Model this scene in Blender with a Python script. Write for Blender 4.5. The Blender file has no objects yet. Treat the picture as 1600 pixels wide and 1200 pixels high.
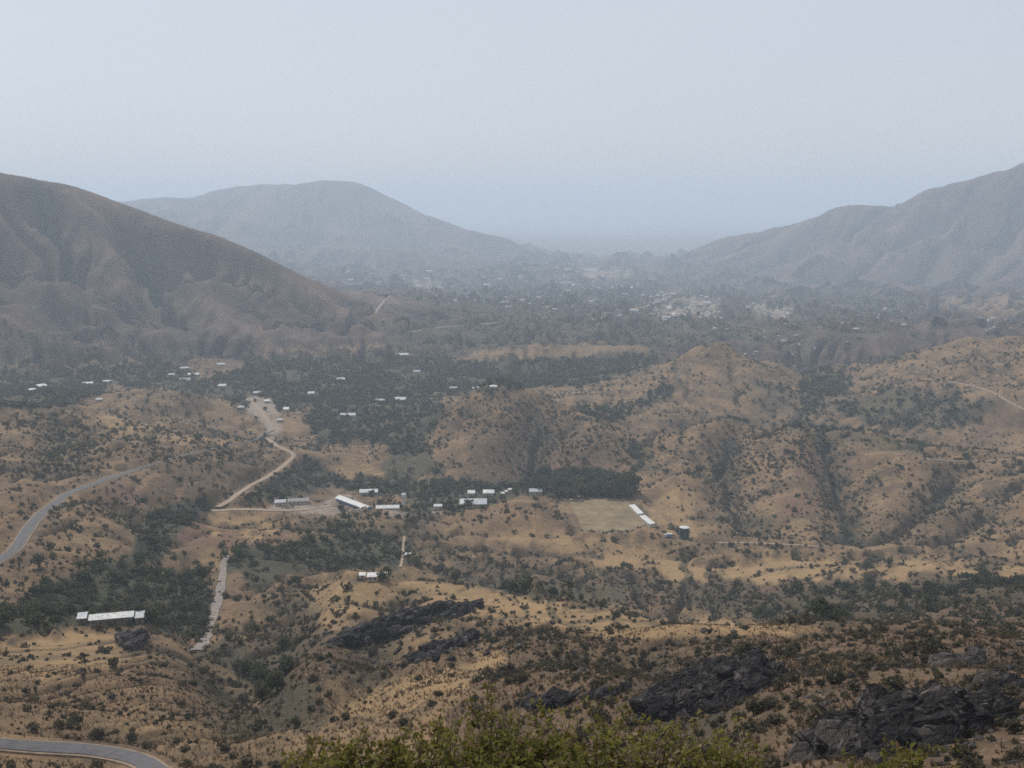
import bpy, bmesh, math, random
import numpy as np
from mathutils import Vector, Matrix

scene = bpy.context.scene
col = scene.collection
R = math.radians
random.seed(7)
rng = np.random.default_rng(7)

# ------------------------------------------------------------------ camera
FOV = 50.0
F = 800.0 / math.tan(R(FOV / 2))          # focal length in photo pixels (1600 x 1200)
HORIZON = 315.0                           # eye level in the photo
PITCH = math.atan((600.0 - HORIZON) / F)
CZ = 300.0                                # the viewpoint stands 300 m above the valley datum
cam_d = bpy.data.cameras.new("camera")
cam_d.sensor_fit = 'HORIZONTAL'
cam_d.angle = R(FOV)
cam_d.clip_start = 0.1
cam_d.clip_end = 120000.0
cam = bpy.data.objects.new("camera", cam_d)
cam.location = (0, 0, CZ)
cam.rotation_euler = (math.pi / 2 - PITCH, 0, 0)
col.objects.link(cam)
scene.camera = cam

# ------------------------------------------------------------------ world, sun, exposure
SUN_EL = R(48)
SUN_AZ = R(-38)                             # clockwise from +Y (the viewing direction)
world = bpy.data.worlds.new("World")
scene.world = world
world.use_nodes = True
wn, wl_ = world.node_tree.nodes, world.node_tree.links
wn.clear()
w_out = wn.new("ShaderNodeOutputWorld")
w_bg = wn.new("ShaderNodeBackground")
w_sky = wn.new("ShaderNodeTexSky")
w_sky.sky_type = 'NISHITA'
w_sky.sun_disc = False
w_sky.sun_elevation = SUN_EL
w_sky.sun_rotation = SUN_AZ
w_sky.altitude = 300
w_sky.air_density = 1.0
w_sky.dust_density = 2.0
w_sky.ozone_density = 1.5
w_bg.inputs["Strength"].default_value = 0.11
w_veil = wn.new("ShaderNodeMix")            # thin even high cloud over the clear sky
w_veil.data_type = 'RGBA'
w_veil.inputs[0].default_value = 0.8
w_veil.inputs[7].default_value = (5.9, 6.2, 6.78, 1)
w_tc = wn.new("ShaderNodeTexCoord")
w_map = wn.new("ShaderNodeMapping"); w_map.inputs["Scale"].default_value = (1.2, 1.2, 5.0)
w_n = wn.new("ShaderNodeTexNoise"); w_n.inputs["Scale"].default_value = 2.2; w_n.inputs["Detail"].default_value = 5
w_r = wn.new("ShaderNodeMapRange"); w_r.inputs[1].default_value = 0.3; w_r.inputs[2].default_value = 0.7; w_r.inputs[3].default_value = 0.74; w_r.inputs[4].default_value = 0.88
wl_.new(w_tc.outputs["Generated"], w_map.inputs[0]); wl_.new(w_map.outputs[0], w_n.inputs["Vector"])
wl_.new(w_n.outputs["Fac"], w_r.inputs[0]); wl_.new(w_r.outputs[0], w_veil.inputs[0])
wl_.new(w_sky.outputs[0], w_veil.inputs[6])
wl_.new(w_veil.outputs[2], w_bg.inputs[0])
wl_.new(w_bg.outputs[0], w_out.inputs[0])
sun_d = bpy.data.lights.new("sun", 'SUN')
sun_d.energy = 3.5
sun_d.angle = R(2.0)
sun_d.color = (1.0, 0.94, 0.86)
sun = bpy.data.objects.new("sun", sun_d)
sdir = Vector((math.sin(SUN_AZ) * math.cos(SUN_EL), math.cos(SUN_AZ) * math.cos(SUN_EL), math.sin(SUN_EL)))
sun.rotation_euler = sdir.to_track_quat('Z', 'Y').to_euler()
sun.location = (0, 0, 1000)
col.objects.link(sun)
vs = scene.view_settings
vs.view_transform = 'Standard'
vs.look = 'None'
vs.exposure = 0.0
vs.gamma = 1.0
vs.use_curve_mapping = False
cy = scene.cycles
cy.max_bounces = 6
cy.diffuse_bounces = 2
cy.volume_bounces = 2
cy.transparent_max_bounces = 8
cy.use_denoising = False
cy.use_adaptive_sampling = False
cy.sampling_pattern = 'BLUE_NOISE'
cy.pixel_filter_type = 'BLACKMAN_HARRIS'
cy.filter_width = 1.65

# ------------------------------------------------------------------ numeric helpers
def ray(px, py):
    """photo pixel -> (bearing, slope) of its line of sight"""
    cx = (np.asarray(px, float) - 800.0) / F
    cyy = -(np.asarray(py, float) - 600.0) / F
    cp, sp = math.cos(PITCH), math.sin(PITCH)
    dx = cx
    dy = cyy * sp + cp
    dz = cyy * cp - sp
    return np.arctan2(dx, dy), dz / np.hypot(dx, dy)

def project(x, y, z):
    cp, sp = math.cos(PITCH), math.sin(PITCH)
    zz = z - CZ
    fwd = y * cp - zz * sp
    up = y * sp + zz * cp
    fwd = np.maximum(fwd, 1e-6)
    return 800.0 + F * x / fwd, 600.0 - F * up / fwd

def hash2(ix, iy, seed):
    h = (ix.astype(np.int64) * 374761393 + iy.astype(np.int64) * 668265263 + seed * 1442695041) & 0xffffffff
    h = ((h ^ (h >> 13)) * 1274126177) & 0xffffffff
    h = h ^ (h >> 16)
    return (h & 0xffffff) / float(0xffffff)

def noise2(x, y, seed):
    """value noise in [-1,1]"""
    ix, iy = np.floor(x), np.floor(y)
    fx, fy = x - ix, y - iy
    fx = fx * fx * fx * (fx * (fx * 6 - 15) + 10)
    fy = fy * fy * fy * (fy * (fy * 6 - 15) + 10)
    a, b = hash2(ix, iy, seed), hash2(ix + 1, iy, seed)
    c, d = hash2(ix, iy + 1, seed), hash2(ix + 1, iy + 1, seed)
    return ((a + (b - a) * fx) * (1 - fy) + (c + (d - c) * fx) * fy) * 2 - 1

def smear(A, ki, kj):
    for _ in range(ki):
        A[1:-1] = 0.25 * A[:-2] + 0.5 * A[1:-1] + 0.25 * A[2:]
    for _ in range(kj):
        A[:, 1:-1] = 0.25 * A[:, :-2] + 0.5 * A[:, 1:-1] + 0.25 * A[:, 2:]
    return A
def inpoly(px, py, poly):
    res = np.zeros(px.shape, bool)
    n = len(poly)
    j = n - 1
    for i in range(n):
        xi, yi = poly[i]
        xj, yj = poly[j]
        if yi != yj:
            c = ((yi > py) != (yj > py)) & (px < (xj - xi) * (py - yi) / (yj - yi) + xi)
            res ^= c
        j = i
    return res

def softpoly(px, py, poly, jit=9.0):
    """ragged-edged membership of photo points in an area outlined on the photo"""
    jx = noise2(px / 22.0, py / 14.0, 91) * jit + noise2(px / 7.0, py / 5.0, 92) * jit * 0.5
    jy = noise2(px / 22.0, py / 14.0, 93) * jit * 0.6 + noise2(px / 7.0, py / 5.0, 94) * jit * 0.3
    jx = jx + noise2(px / 60.0, py / 35.0, 95) * max(0, jit - 9) * 1.6
    jy = jy + noise2(px / 60.0, py / 35.0, 96) * max(0, jit - 9) * 0.7
    return inpoly(px + jx, py + jy, poly)

# ------------------------------------------------------------------ terrain: surveyed lines
# every entry is (photo x, photo y, distance in m); a negative third value is a height below the viewpoint
CRESTS = []
LINES = [
    [(-400, 1330, 2.5), (2000, 1330, 2.5)],
    [(-400, 1320, 12), (2000, 1320, 12)],
    [(-400, 1310, 35), (2000, 1300, 35)],
    [(-400, 1290, 90), (600, 1290, 80), (1000, 1270, 60), (2000, 1260, 52)],
    [(-400, 1190, 170), (0, 1200, 185), (200, 1205, 190), (400, 1210, 190), (600, 1200, 170), (800, 1200, 130), (1000, 1200, 105), (1200, 1200, 90), (1400, 1200, 80), (1600, 1200, 75), (2000, 1200, 70)],
    [(-400, 1125, 225), (0, 1158, 218), (130, 1172, 212), (250, 1190, 204)],
    [(-400, 1080, 270), (0, 1090, 270), (200, 1090, 270), (330, 1090, 265), (420, 1128, 232), (480, 1112, 245), (600, 1080, 235), (800, 1070, 190), (1000, 1070, 150), (1200, 1090, 120), (1400, 1100, 112), (1600, 1110, 105), (2000, 1120, 95)],
    [(-400, 1030, 345), (0, 1030, 345), (200, 1030, 350), (300, 1032, 350), (385, 1066, 320), (450, 1040, 330), (600, 1010, 345), (800, 1010, 280), (1000, 1020, 230), (1200, 1030, 190), (1400, 1030, 180), (1600, 1035, 165), (2000, 1040, 150)],
    # brow of the left spur, crest of the central spur
    [(-400, 1000, 405), (0, 993, 412), (100, 979, 428), (210, 977, 430), (270, 997, 412), (330, 1032, 370)],
    [(455, 904, 590), (470, 900, 592), (590, 905, 570), (700, 917, 530), (850, 940, 470), (950, 963, 425), (1100, 975, 385), (1200, 985, 360), (1290, 993, 340)],
    [(318, 1004, 440), (335, 965, 500), (347, 900, 610)],
    [(400, 955, 490), (430, 930, 535)],
    [(500, 1000, 405), (520, 955, 475), (600, 950, 480), (700, 960, 440), (800, 982, 368)],
    [(1400, 960, 440), (1600, 960, 440), (2000, 960, 430)],
    [(1400, 992, 340), (1600, 1000, 300)],
    # ravine behind the left spur
    [(-400, 1005, 470), (0, 1001, 470), (120, 990, 485), (215, 990, 485), (280, 1003, 470)],
    [(-400, 960, 520), (0, 962, 515), (150, 950, 540), (230, 950, 545), (300, 960, 515)],
    [(-400, 920, 555), (0, 925, 550), (80, 905, 565), (170, 900, 590), (250, 895, 620)],
    [(600, 930, 640), (700, 946, 620), (850, 976, 570), (950, 1002, 525), (1100, 1012, 495), (1200, 1008, 460), (1290, 1005, 410)],
    [(430, 893, 640), (470, 890, 650), (600, 888, 690), (700, 905, 680), (850, 925, 650), (950, 945, 630), (1100, 960, 590), (1200, 968, 540), (1300, 962, 505)],
    [(400, 850, 730), (600, 850, 760), (700, 862, 755), (850, 880, 735), (1000, 900, 720), (1200, 900, 715), (1400, 893, 715), (1600, 892, 715), (2000, 890, 710)],
    [(1200, 937, 615), (1400, 930, 570), (1600, 928, 580), (2000, 925, 580)],
    [(325, 812, 800), (380, 806, 820), (430, 812, 815)],
    [(330, 832, 775), (430, 834, 780)],
    [(285, 855, 690), (330, 860, 690)],
    [(235, 850, 680), (250, 822, 740), (300, 792, 815), (335, 778, 850)],
    # left hill, road, slopes
    [(-400, 905, 560), (0, 872, 600), (25, 858, 622), (45, 830, 665), (80, 790, 745), (130, 762, 820), (200, 735, 905), (300, 708, 1030), (390, 687, 1190)],
    [(120, 820, 690), (170, 800, 745), (200, 770, 810), (300, 740, 910), (400, 745, 960)],
    [(120, 870, 610), (190, 840, 665)],
    [(360, 777, 880), (420, 743, 985), (465, 708, 1120)],
    [(-400, 740, 850), (0, 760, 820), (60, 750, 850)],
    [(-400, 700, 970), (0, 700, 980), (150, 690, 1010), (280, 690, 1060)],
    [(-400, 670, 1120), (0, 655, 1140), (100, 645, 1170), (180, 650, 1180), (250, 663, 1180), (330, 678, 1190), (380, 686, 1200)],
    [(-400, 690, 1350), (0, 672, 1350), (100, 660, 1360), (180, 660, 1350), (250, 674, 1320)],
    [(130, 628, 1430), (200, 606, 1480), (260, 612, 1480), (320, 625, 1460), (380, 640, 1420), (430, 650, 1380)],
    [(200, 650, 1330), (300, 668, 1260)],
    [(200, 622, 1650), (300, 632, 1620)],
    # valley floor (heights)
    [(405, 665, -276), (420, 640, -278), (400, 625, -280)],
    [(430, 795, -268), (520, 796, -270), (600, 798, -270), (680, 797, -270), (740, 794, -270)],
    [(790, 775, -271), (850, 772, -271)],
    [(560, 770, -272), (640, 762, -273), (480, 750, -270)],
    [(660, 820, 830), (740, 802, 842), (830, 784, 856), (900, 802, 840), (960, 832, 815), (1080, 853, 830), (1200, 866, 805), (1350, 873, 790), (1600, 884, 765)],
    [(740, 808, 930), (830, 800, 965)],
    [(885, 785, -268), (975, 785, -268)], [(920, 828, -268), (1015, 825, -268)], [(945, 805, -268), (990, 805, -268)],
    [(1040, 838, -268), (1068, 842, -268), (1150, 846, -266)],
    [(560, 735, -274), (600, 720, -275), (650, 752, -274), (690, 756, -274), (850, 766, -273), (970, 768, -272)],
    [(535, 722, 1120), (560, 716, 1140)],
    [(600, 690, -276), (650, 695, -276), (560, 660, -277), (650, 640, -279), (560, 630, -280)],
    # right hill
    [(1000, 798, -268), (1100, 836, -263), (1200, 846, -262), (1350, 852, -256), (1600, 855, -250)],
    [(1010, 745, 1050), (1050, 758, 1010), (1200, 760, 1030), (1400, 788, 970), (1600, 790, 930), (2000, 790, 920)],
    [(1000, 735, 1090), (1045, 705, 1150), (1090, 682, 1190), (1170, 667, 1220), (1300, 690, 1190), (1450, 714, 1130), (1530, 720, 1105), (1600, 730, 1085), (2000, 735, 1050)],
    [(1090, 702, 1370), (1170, 692, 1410), (1300, 706, 1360), (1450, 723, 1280), (1600, 737, 1200)],
    [(1200, 656, 1490), (1300, 670, 1430), (1400, 690, 1380), (1470, 697, 1340)],
    [(1480, 691, 1400), (1540, 679, 1420), (1600, 668, 1430), (2000, 640, 1450)],
    [(1500, 705, 1250), (1600, 708, 1250)],
    # hill of the middle
    [(720, 757, 1085), (800, 762, 1075), (900, 766, 1065)],
    [(740, 690, 1165), (850, 694, 1150), (930, 702, 1135)],
    [(690, 645, 1250), (720, 620, 1290), (760, 611, 1310), (820, 620, 1320), (900, 640, 1310), (970, 663, 1285), (1010, 682, 1240)],
    [(720, 640, 1480), (760, 640, 1500), (820, 640, 1500), (900, 655, 1450)],
    # conical hill
    [(900, 626, 1490), (960, 610, 1570), (1030, 581, 1640), (1085, 556, 1680), (1125, 543, 1700), (1175, 563, 1690), (1230, 590, 1680), (1290, 614, 1640)],
    [(1000, 640, 1450), (1100, 622, 1510), (1200, 632, 1500)], [(1060, 660, 1380), (1150, 650, 1430)],
    [(1030, 602, 1900), (1125, 590, 1960), (1230, 606, 1850)],
    [(1245, 592, 1800), (1290, 570, 1840), (1330, 586, 1820)], [(1290, 590, 2050)],
    [(1300, 630, -268), (1400, 642, -268), (1480, 652, -264), (1560, 655, -262)],
    [(1380, 577, 1760), (1440, 556, 1810), (1500, 545, 1850), (1560, 542, 1850), (1600, 552, 1800), (2000, 560, 1800)],
    [(1400, 606, 1570), (1450, 594, 1590), (1530, 611, 1540), (1590, 636, 1450)],
    [(1560, 600, 1620), (1600, 605, 1600)],
    [(1440, 582, 2100), (1560, 572, 2100)],
    [(1390, 521, 2230), (1470, 501, 2370), (1570, 514, 2320)],
    [(1400, 540, -272), (1600, 530, -272)],
    # valley and far plain
    [(0, 585, -276), (100, 590, -278), (300, 592, -281), (400, 602, -282), (500, 592, -284), (600, 602, -284), (700, 592, -285), (850, 592, -286), (950, 586, -286)],
    [(650, 562, -286), (850, 572, -287), (1050, 540, -288)],
    [(740, 556, 1960), (870, 541, 2010), (1000, 540, 2000)],
    [(700, 520, -288), (900, 512, -300), (1100, 520, -295), (1200, 502, -318), (1300, 500, -318)],
    [(1000, 470, -400), (1200, 472, -385), (800, 470, -390)],
    [(900, 440, -450), (650, 440, -420), (1000, 430, -470), (900, 420, -480), (850, 411, -490)],
    [(800, 400, -505), (900, 390, -520), (1000, 392, -520)],
    [(-400, 338, 45000), (2000, 338, 45000)],
    
    # left mountain
    [(-400, 575, -268), (0, 574, -270), (100, 574, -272), (250, 560, -280), (330, 556, -282), (450, 552, -284), (550, 546, -284), (620, 536, -285)],
    [(-400, 500, 2050), (0, 500, 2050), (100, 500, 2030), (190, 526, 1985), (240, 545, 1935)],
    [(-400, 490, 2160), (0, 488, 2170), (100, 486, 2150), (200, 512, 2080)],
    [(-400, 420, 2350), (0, 425, 2340), (60, 428, 2320), (150, 455, 2270), (200, 490, 2160)],
    [(-400, 415, 2460), (0, 418, 2440), (100, 425, 2400)],
    [(300, 470, 2270), (400, 500, 2180), (500, 512, 2170), (600, 518, 2200)],
    [(100, 392, 2450), (150, 366, 2500), (200, 396, 2440), (300, 420, 2410), (400, 455, 2330)],
    [(50, 330, 2610), (150, 330, 2630), (250, 372, 2560), (350, 420, 2480)],
    [(-400, 215, 2750), (-100, 250, 2750), (0, 272, 2750), (60, 285, 2760), (100, 287, 2760), (140, 297, 2740), (200, 320, 2720), (250, 341, 2690), (300, 356, 2670), (340, 367, 2650), (400, 393, 2600), (450, 418, 2560), (500, 441, 2520), (560, 468, 2470), (620, 490, 2420)],
    [(-400, 360, 3700), (0, 380, 3700), (250, 420, 3600), (400, 445, 3500), (480, 455, -390)],
    [(600, 460, -355), (680, 478, -325)],
    # far hill
    [(-400, 318, 9920), (150, 313, 9920), (220, 310, 9920), (300, 305, 9760), (350, 298, 9600), (400, 289, 9440), (450, 282, 9440), (500, 283, 9440), (555, 285, 9440), (590, 300, 9280), (640, 322, 9120), (700, 346, 8960), (760, 366, 8800), (830, 392, 8480), (870, 405, 8320)],
    [(350, 340, 8320), (450, 345, 8160), (550, 350, 8160), (650, 376, 8000)],
    [(450, 386, 7393), (550, 381, 7312), (650, 393, 7150), (740, 411, 6987), (780, 422, 6825)],
    [(450, 398, 7718), (550, 395, 7637), (650, 405, 7475)],
    [(480, 420, -410), (560, 430, -425)],
    [(-400, 368, 15200), (300, 368, 15200), (450, 372, 15200), (650, 374, 15200)],
    # right mountains
    [(1000, 412, 8112), (1060, 392, 7956), (1120, 375, 7800), (1180, 357, 7644), (1240, 345, 7332), (1300, 330, 7020), (1340, 319, 6942), (1365, 325, 6910), (1390, 333, 6864), (1415, 318, 6786), (1440, 292, 6708), (1455, 287, 6708), (1510, 289, 6630), (1550, 274, 6552), (1600, 257, 6396), (1750, 225, 6240), (2000, 205, 6240)],
    [(1060, 430, -460), (1150, 445, -420), (1250, 455, -395), (1350, 464, -380), (1450, 467, -370), (1550, 472, -355), (1600, 470, -355), (2000, 470, -350)],
    [(1150, 400, 7098), (1250, 395, 6630), (1350, 390, 6318)],
    [(1485, 350, 6208), (1400, 392, 5974), (1330, 436, 5647)],
    [(1600, 340, 5803), (1540, 390, 5616), (1480, 440, 5304)],
    [(1430, 420, 5616), (1560, 430, 5226), (1600, 420, 5304), (2000, 400, 5304)],
    [(1100, 375, 14040), (1340, 375, 14040), (1600, 372, 14040), (2000, 372, 14040)],
]
for line in list(LINES):                     # crests of the mountains fall away on both sides
    if line[0][2] > 2000 and len(line) >= 11:
        LINES.append([(p[0], p[1] + 16, p[2] * 1.045) for p in line])
        LINES.append([(p[0], p[1] + 13, p[2] * 0.955) for p in line])
        CRESTS.append(line)
FA, FS, FL = [], [], []
for line in LINES:
    pts = []
    if len(line) == 1:
        pts = [line[0]]
    for a, b in zip(line[:-1], line[1:]):
        n = max(1, int(abs(b[0] - a[0]) / (22 if len(line) >= 11 and line[0][2] > 2000 else 45)))
        for k in range(n):
            t = k / n
            if (a[2] < 0) == (b[2] < 0):
                pts.append(tuple(a[i] + (b[i] - a[i]) * t for i in range(3)))
            elif k == 0:
                pts.append(a)
    if len(line) > 1:
        pts.append(line[-1])
    for (px, py, d) in pts:
        th, s = ray(px, py)
        if d < 0:
            d = d / s
        FA.append(float(th)); FS.append(float(s)); FL.append(math.log(d))
FA, FS, FL = map(np.array, (FA, FS, FL))

VK = 1.5
def rbf_fit():
    u, v = FA, FL * VK
    n = len(u)
    r = np.sqrt((u[:, None] - u[None]) ** 2 + (v[:, None] - v[None]) ** 2 + 1e-5)
    A = np.zeros((n + 3, n + 3))
    A[:n, :n] = r
    A[:n, :n] -= np.eye(n) * 0.0001
    P = np.stack([np.ones(n), u, v], 1)
    A[:n, n:] = P
    A[n:, :n] = P.T
    w = np.linalg.solve(A, np.concatenate([FS, np.zeros(3)]))
    return w[:n], w[n:]
RW, RP = rbf_fit()

# terrain grid in bearing / distance about the summit
th_in = np.linspace(R(-31), R(31), 900)
th_out = np.linspace(R(31), R(75), 46)[1:]
TH = np.concatenate([-th_out[::-1], th_in, th_out])
LD = np.concatenate([np.arange(math.log(2.5), math.log(60), 0.03), np.arange(math.log(60), math.log(10500), 0.0046), np.arange(math.log(10500), math.log(45000), 0.03)])
cth = np.linspace(R(-36), R(36), 330)
cld = np.concatenate([np.arange(math.log(2.5), math.log(60), 0.08), np.arange(math.log(60), math.log(11000), 0.011), np.arange(math.log(11000), math.log(46000), 0.06)])
Sg = np.zeros((len(cld), len(cth)))
for i, l in enumerate(cld):
    r = np.sqrt((cth[:, None] - FA[None]) ** 2 + ((l - FL)[None] * VK) ** 2 + 1e-5)
    Sg[i] = r @ RW + RP[0] + RP[1] * cth + RP[2] * l * VK
for _ in range(1):                       # round the creases a little
    Sg[1:-1] = 0.25 * Sg[:-2] + 0.5 * Sg[1:-1] + 0.25 * Sg[2:]
    Sg[:, 1:-1] = 0.25 * Sg[:, :-2] + 0.5 * Sg[:, 1:-1] + 0.25 * Sg[:, 2:]

def resample(G, gy, gx, ny, nx):
    iy = np.clip(np.searchsorted(gy, ny) - 1, 0, len(gy) - 2)
    fy = np.clip((ny - gy[iy]) / (gy[iy + 1] - gy[iy]), 0, 1)
    ix = np.clip(np.searchsorted(gx, nx) - 1, 0, len(gx) - 2)
    fx = np.clip((nx - gx[ix]) / (gx[ix + 1] - gx[ix]), 0, 1)
    A = G[iy] * (1 - fy)[:, None] + G[iy + 1] * fy[:, None]
    return A[:, ix] * (1 - fx)[None] + A[:, ix + 1] * fx[None]

S = resample(Sg, cld, cth, LD, TH)
DD = np.exp(LD)[:, None] * np.ones_like(TH)[None]
TT = np.ones_like(LD)[:, None] * TH[None]
X = DD * np.sin(TT)
Y = DD * np.cos(TT)
Z = CZ + S * DD

def march(px, py, Sgrid=None):
    """world point where the line of sight through a photo pixel meets the ground"""
    th, s = ray(px, py)
    th, s = float(th), float(s)
    j = int(np.clip(np.searchsorted(TH, th) - 1, 0, len(TH) - 2))
    f = (th - TH[j]) / (TH[j + 1] - TH[j])
    prof = ((Z[:, j] - CZ) * (1 - f) + (Z[:, j + 1] - CZ) * f) / DD[:, 0]
    hit = np.nonzero(prof[60:] >= s)[0]
    if len(hit) == 0:
        k = len(LD) - 1
        l = LD[k]
    else:
        k = hit[0] + 60
        a, b = prof[k - 1] - s, prof[k] - s
        t = a / (a - b) if a != b else 1.0
        l = LD[k - 1] + (LD[k] - LD[k - 1]) * min(max(t, 0), 1)
    d = math.exp(l)
    return np.array([d * math.sin(th), d * math.cos(th), CZ + s * d])

def ground_z(x, y, A=None):
    A = Z if A is None else A
    x, y = np.asarray(x, float), np.asarray(y, float)
    l = np.log(np.hypot(x, y) + 1e-9)
    t = np.arctan2(x, y)
    i = np.clip(np.searchsorted(LD, l) - 1, 0, len(LD) - 2)
    j = np.clip(np.searchsorted(TH, t) - 1, 0, len(TH) - 2)
    fy = np.clip((l - LD[i]) / (LD[i + 1] - LD[i]), 0, 1)
    fx = np.clip((t - TH[j]) / (TH[j + 1] - TH[j]), 0, 1)
    return (A[i, j] * (1 - fx) + A[i, j + 1] * fx) * (1 - fy) + (A[i + 1, j] * (1 - fx) + A[i + 1, j + 1] * fx) * fy

def seg_near(pts, reach):
    """grid mask window, distance and nearest-height to a 3D polyline"""
    best = np.full(X.shape, 1e9)
    hz = np.zeros(X.shape)
    for a, b in zip(pts[:-1], pts[1:]):
        lo = np.minimum(a, b)[:2] - reach
        hi = np.maximum(a, b)[:2] + reach
        cs = np.array([(lo[0], lo[1]), (hi[0], lo[1]), (lo[0], hi[1]), (hi[0], hi[1])])
        rr = np.hypot(cs[:, 0], cs[:, 1]); tt = np.arctan2(cs[:, 0], cs[:, 1])
        dmin = max(min(rr) * 0.85, 2.6)
        i0, i1 = np.searchsorted(LD, [math.log(dmin), math.log(max(rr) * 1.1)])
        j0, j1 = np.searchsorted(TH, [min(tt), max(tt)])
        j1 = min(j1 + 1, len(TH)); i1 = min(i1 + 1, len(LD))
        if i1 <= i0 or j1 <= j0:
            continue
        xs, ys = X[i0:i1, j0:j1], Y[i0:i1, j0:j1]
        d = b - a
        L2 = d[0] ** 2 + d[1] ** 2 + 1e-9
        t = np.clip(((xs - a[0]) * d[0] + (ys - a[1]) * d[1]) / L2, 0, 1)
        dist = np.hypot(xs - a[0] - t * d[0], ys - a[1] - t * d[1])
        zz = a[2] + t * d[2]
        sub = best[i0:i1, j0:j1]
        m = dist < sub
        sub[m] = dist[m]
        hz[i0:i1, j0:j1][m] = zz[m]
    return best, hz

# ---- spurs (+) and gullies (-) of the mountains, drawn down the slope
RIBS = [
    ([(150, 300), (165, 345), (185, 385), (215, 425), (245, 450)], 26, 75),
    ([(205, 322), (225, 370), (245, 410), (262, 445)], -30, 70),
    ([(255, 345), (300, 385), (350, 420), (400, 450), (440, 470)], 16, 70),
    ([(300, 360), (350, 405), (400, 435), (460, 462)], -16, 50),
    ([(60, 300), (90, 345), (110, 380), (130, 410)], -22, 70),
    ([(110, 300), (128, 350), (140, 385)], 14, 60),
    ([(0, 350), (30, 385), (60, 410), (120, 440)], 20, 60),
    ([(0, 400), (40, 420)], -14, 50),
    ([(350, 390), (420, 425), (490, 455)], 10, 45),
    ([(200, 480), (225, 520), (250, 548)], -16, 45),
    ([(150, 462), (190, 500), (215, 530)], 8, 35),
    ([(300, 450), (360, 480), (420, 505), (480, 520)], 10, 60),
    ([(270, 470), (300, 510), (320, 545)], -10, 60),
    ([(1485, 350), (1440, 375), (1400, 395), (1360, 420), (1330, 440)], 26, 85),
    ([(1445, 350), (1400, 375), (1350, 405), (1290, 440)], -26, 85),
    ([(1395, 345), (1350, 370), (1290, 400), (1240, 430)], 22, 85),
    ([(1340, 330), (1300, 360), (1240, 390), (1180, 420)], -14, 80),
    ([(1240, 352), (1200, 380), (1140, 410)], 14, 80),
    ([(1600, 300), (1550, 360), (1520, 400), (1490, 445)], -26, 90),
    ([(1540, 300), (1500, 345), (1450, 400), (1420, 445)], -18, 70),
    ([(1600, 360), (1560, 410), (1540, 450)], 20, 70),
    ([(20, 290), (35, 330), (55, 365), (75, 390)], 16, 55),
    ([(180, 320), (195, 350), (215, 385)], 14, 45),
    ([(235, 345), (262, 375), (300, 405), (330, 430)], 12, 45),
    ([(275, 360), (310, 385), (345, 410)], -14, 40),
    ([(330, 375), (370, 400), (410, 425)], -12, 35),
    ([(400, 400), (440, 425), (480, 450)], -12, 35),
    ([(450, 425), (500, 450), (540, 475)], 9, 35),
    ([(0, 440), (60, 450), (110, 470), (160, 500)], -14, 45),
    ([(0, 510), (60, 520), (120, 540), (170, 555)], -12, 40),
    ([(130, 415), (190, 435), (250, 455), (320, 470)], 12, 45),
    ([(480, 300), (470, 340), (450, 380)], -22, 140),
    ([(560, 300), (600, 345), (640, 380)], -20, 140),
    ([(420, 295), (390, 330), (360, 370)], 20, 130),
    ([(620, 325), (660, 365), (700, 395)], 18, 120),
    # gullies of the nearer hills
    ([(1150, 690), (1130, 730), (1150, 790), (1180, 835)], -5, 18),
    ([(1290, 705), (1310, 750), (1330, 800), (1340, 845)], -6, 18),
    ([(1500, 740), (1450, 790), (1400, 830), (1330, 850)], -6, 16),
    ([(1600, 760), (1530, 810), (1450, 850)], -6, 16),
    ([(1230, 690), (1230, 740), (1240, 790)], 4, 25),
    ([(1080, 690), (1060, 740), (1080, 790)], 3, 20),
    ([(780, 625), (770, 680), (760, 740)], 5, 25),
    ([(840, 640), (840, 690), (830, 750)], -5, 20),
    ([(920, 660), (940, 700), (960, 740)], 4, 25),
    ([(1080, 565), (1040, 600), (990, 640)], 6, 30),
    ([(100, 660), (110, 700), (90, 745)], -4, 25),
    ([(200, 665), (210, 690), (215, 715)], 3, 25),
    ([(180, 790), (205, 815), (225, 840)], -5, 14),
    ([(130, 800), (160, 830), (190, 860)], 3, 14),
    ([(470, 905), (455, 960), (430, 1010), (400, 1060)], -5, 16),
    ([(560, 915), (530, 970), (500, 1040), (470, 1110)], 4, 14),
    ([(640, 930), (600, 1000), (560, 1060), (520, 1110)], -3, 10),
    ([(330, 1000), (360, 1040), (410, 1090), (450, 1130)], -6, 14),
    ([(1020, 1020), (1080, 1070), (1100, 1120)], -2.5, 9),
]
crest_fade = np.ones_like(Z)
def crest(line):
    global crest_fade
    th = np.array([ray(p[0], p[1])[0] for p in line]); d = np.array([p[2] for p in line])
    o = np.argsort(th)
    dc = np.interp(TT, th[o], d[o], left=-1e9, right=-1e9)
    crest_fade = np.minimum(crest_fade, np.clip(np.abs(DD - dc) / (0.085 * DD), 0.04, 1))
for line in CRESTS:
    crest(line)
GULLY = np.zeros(X.shape)
RIDGE = np.zeros(X.shape)
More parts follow.
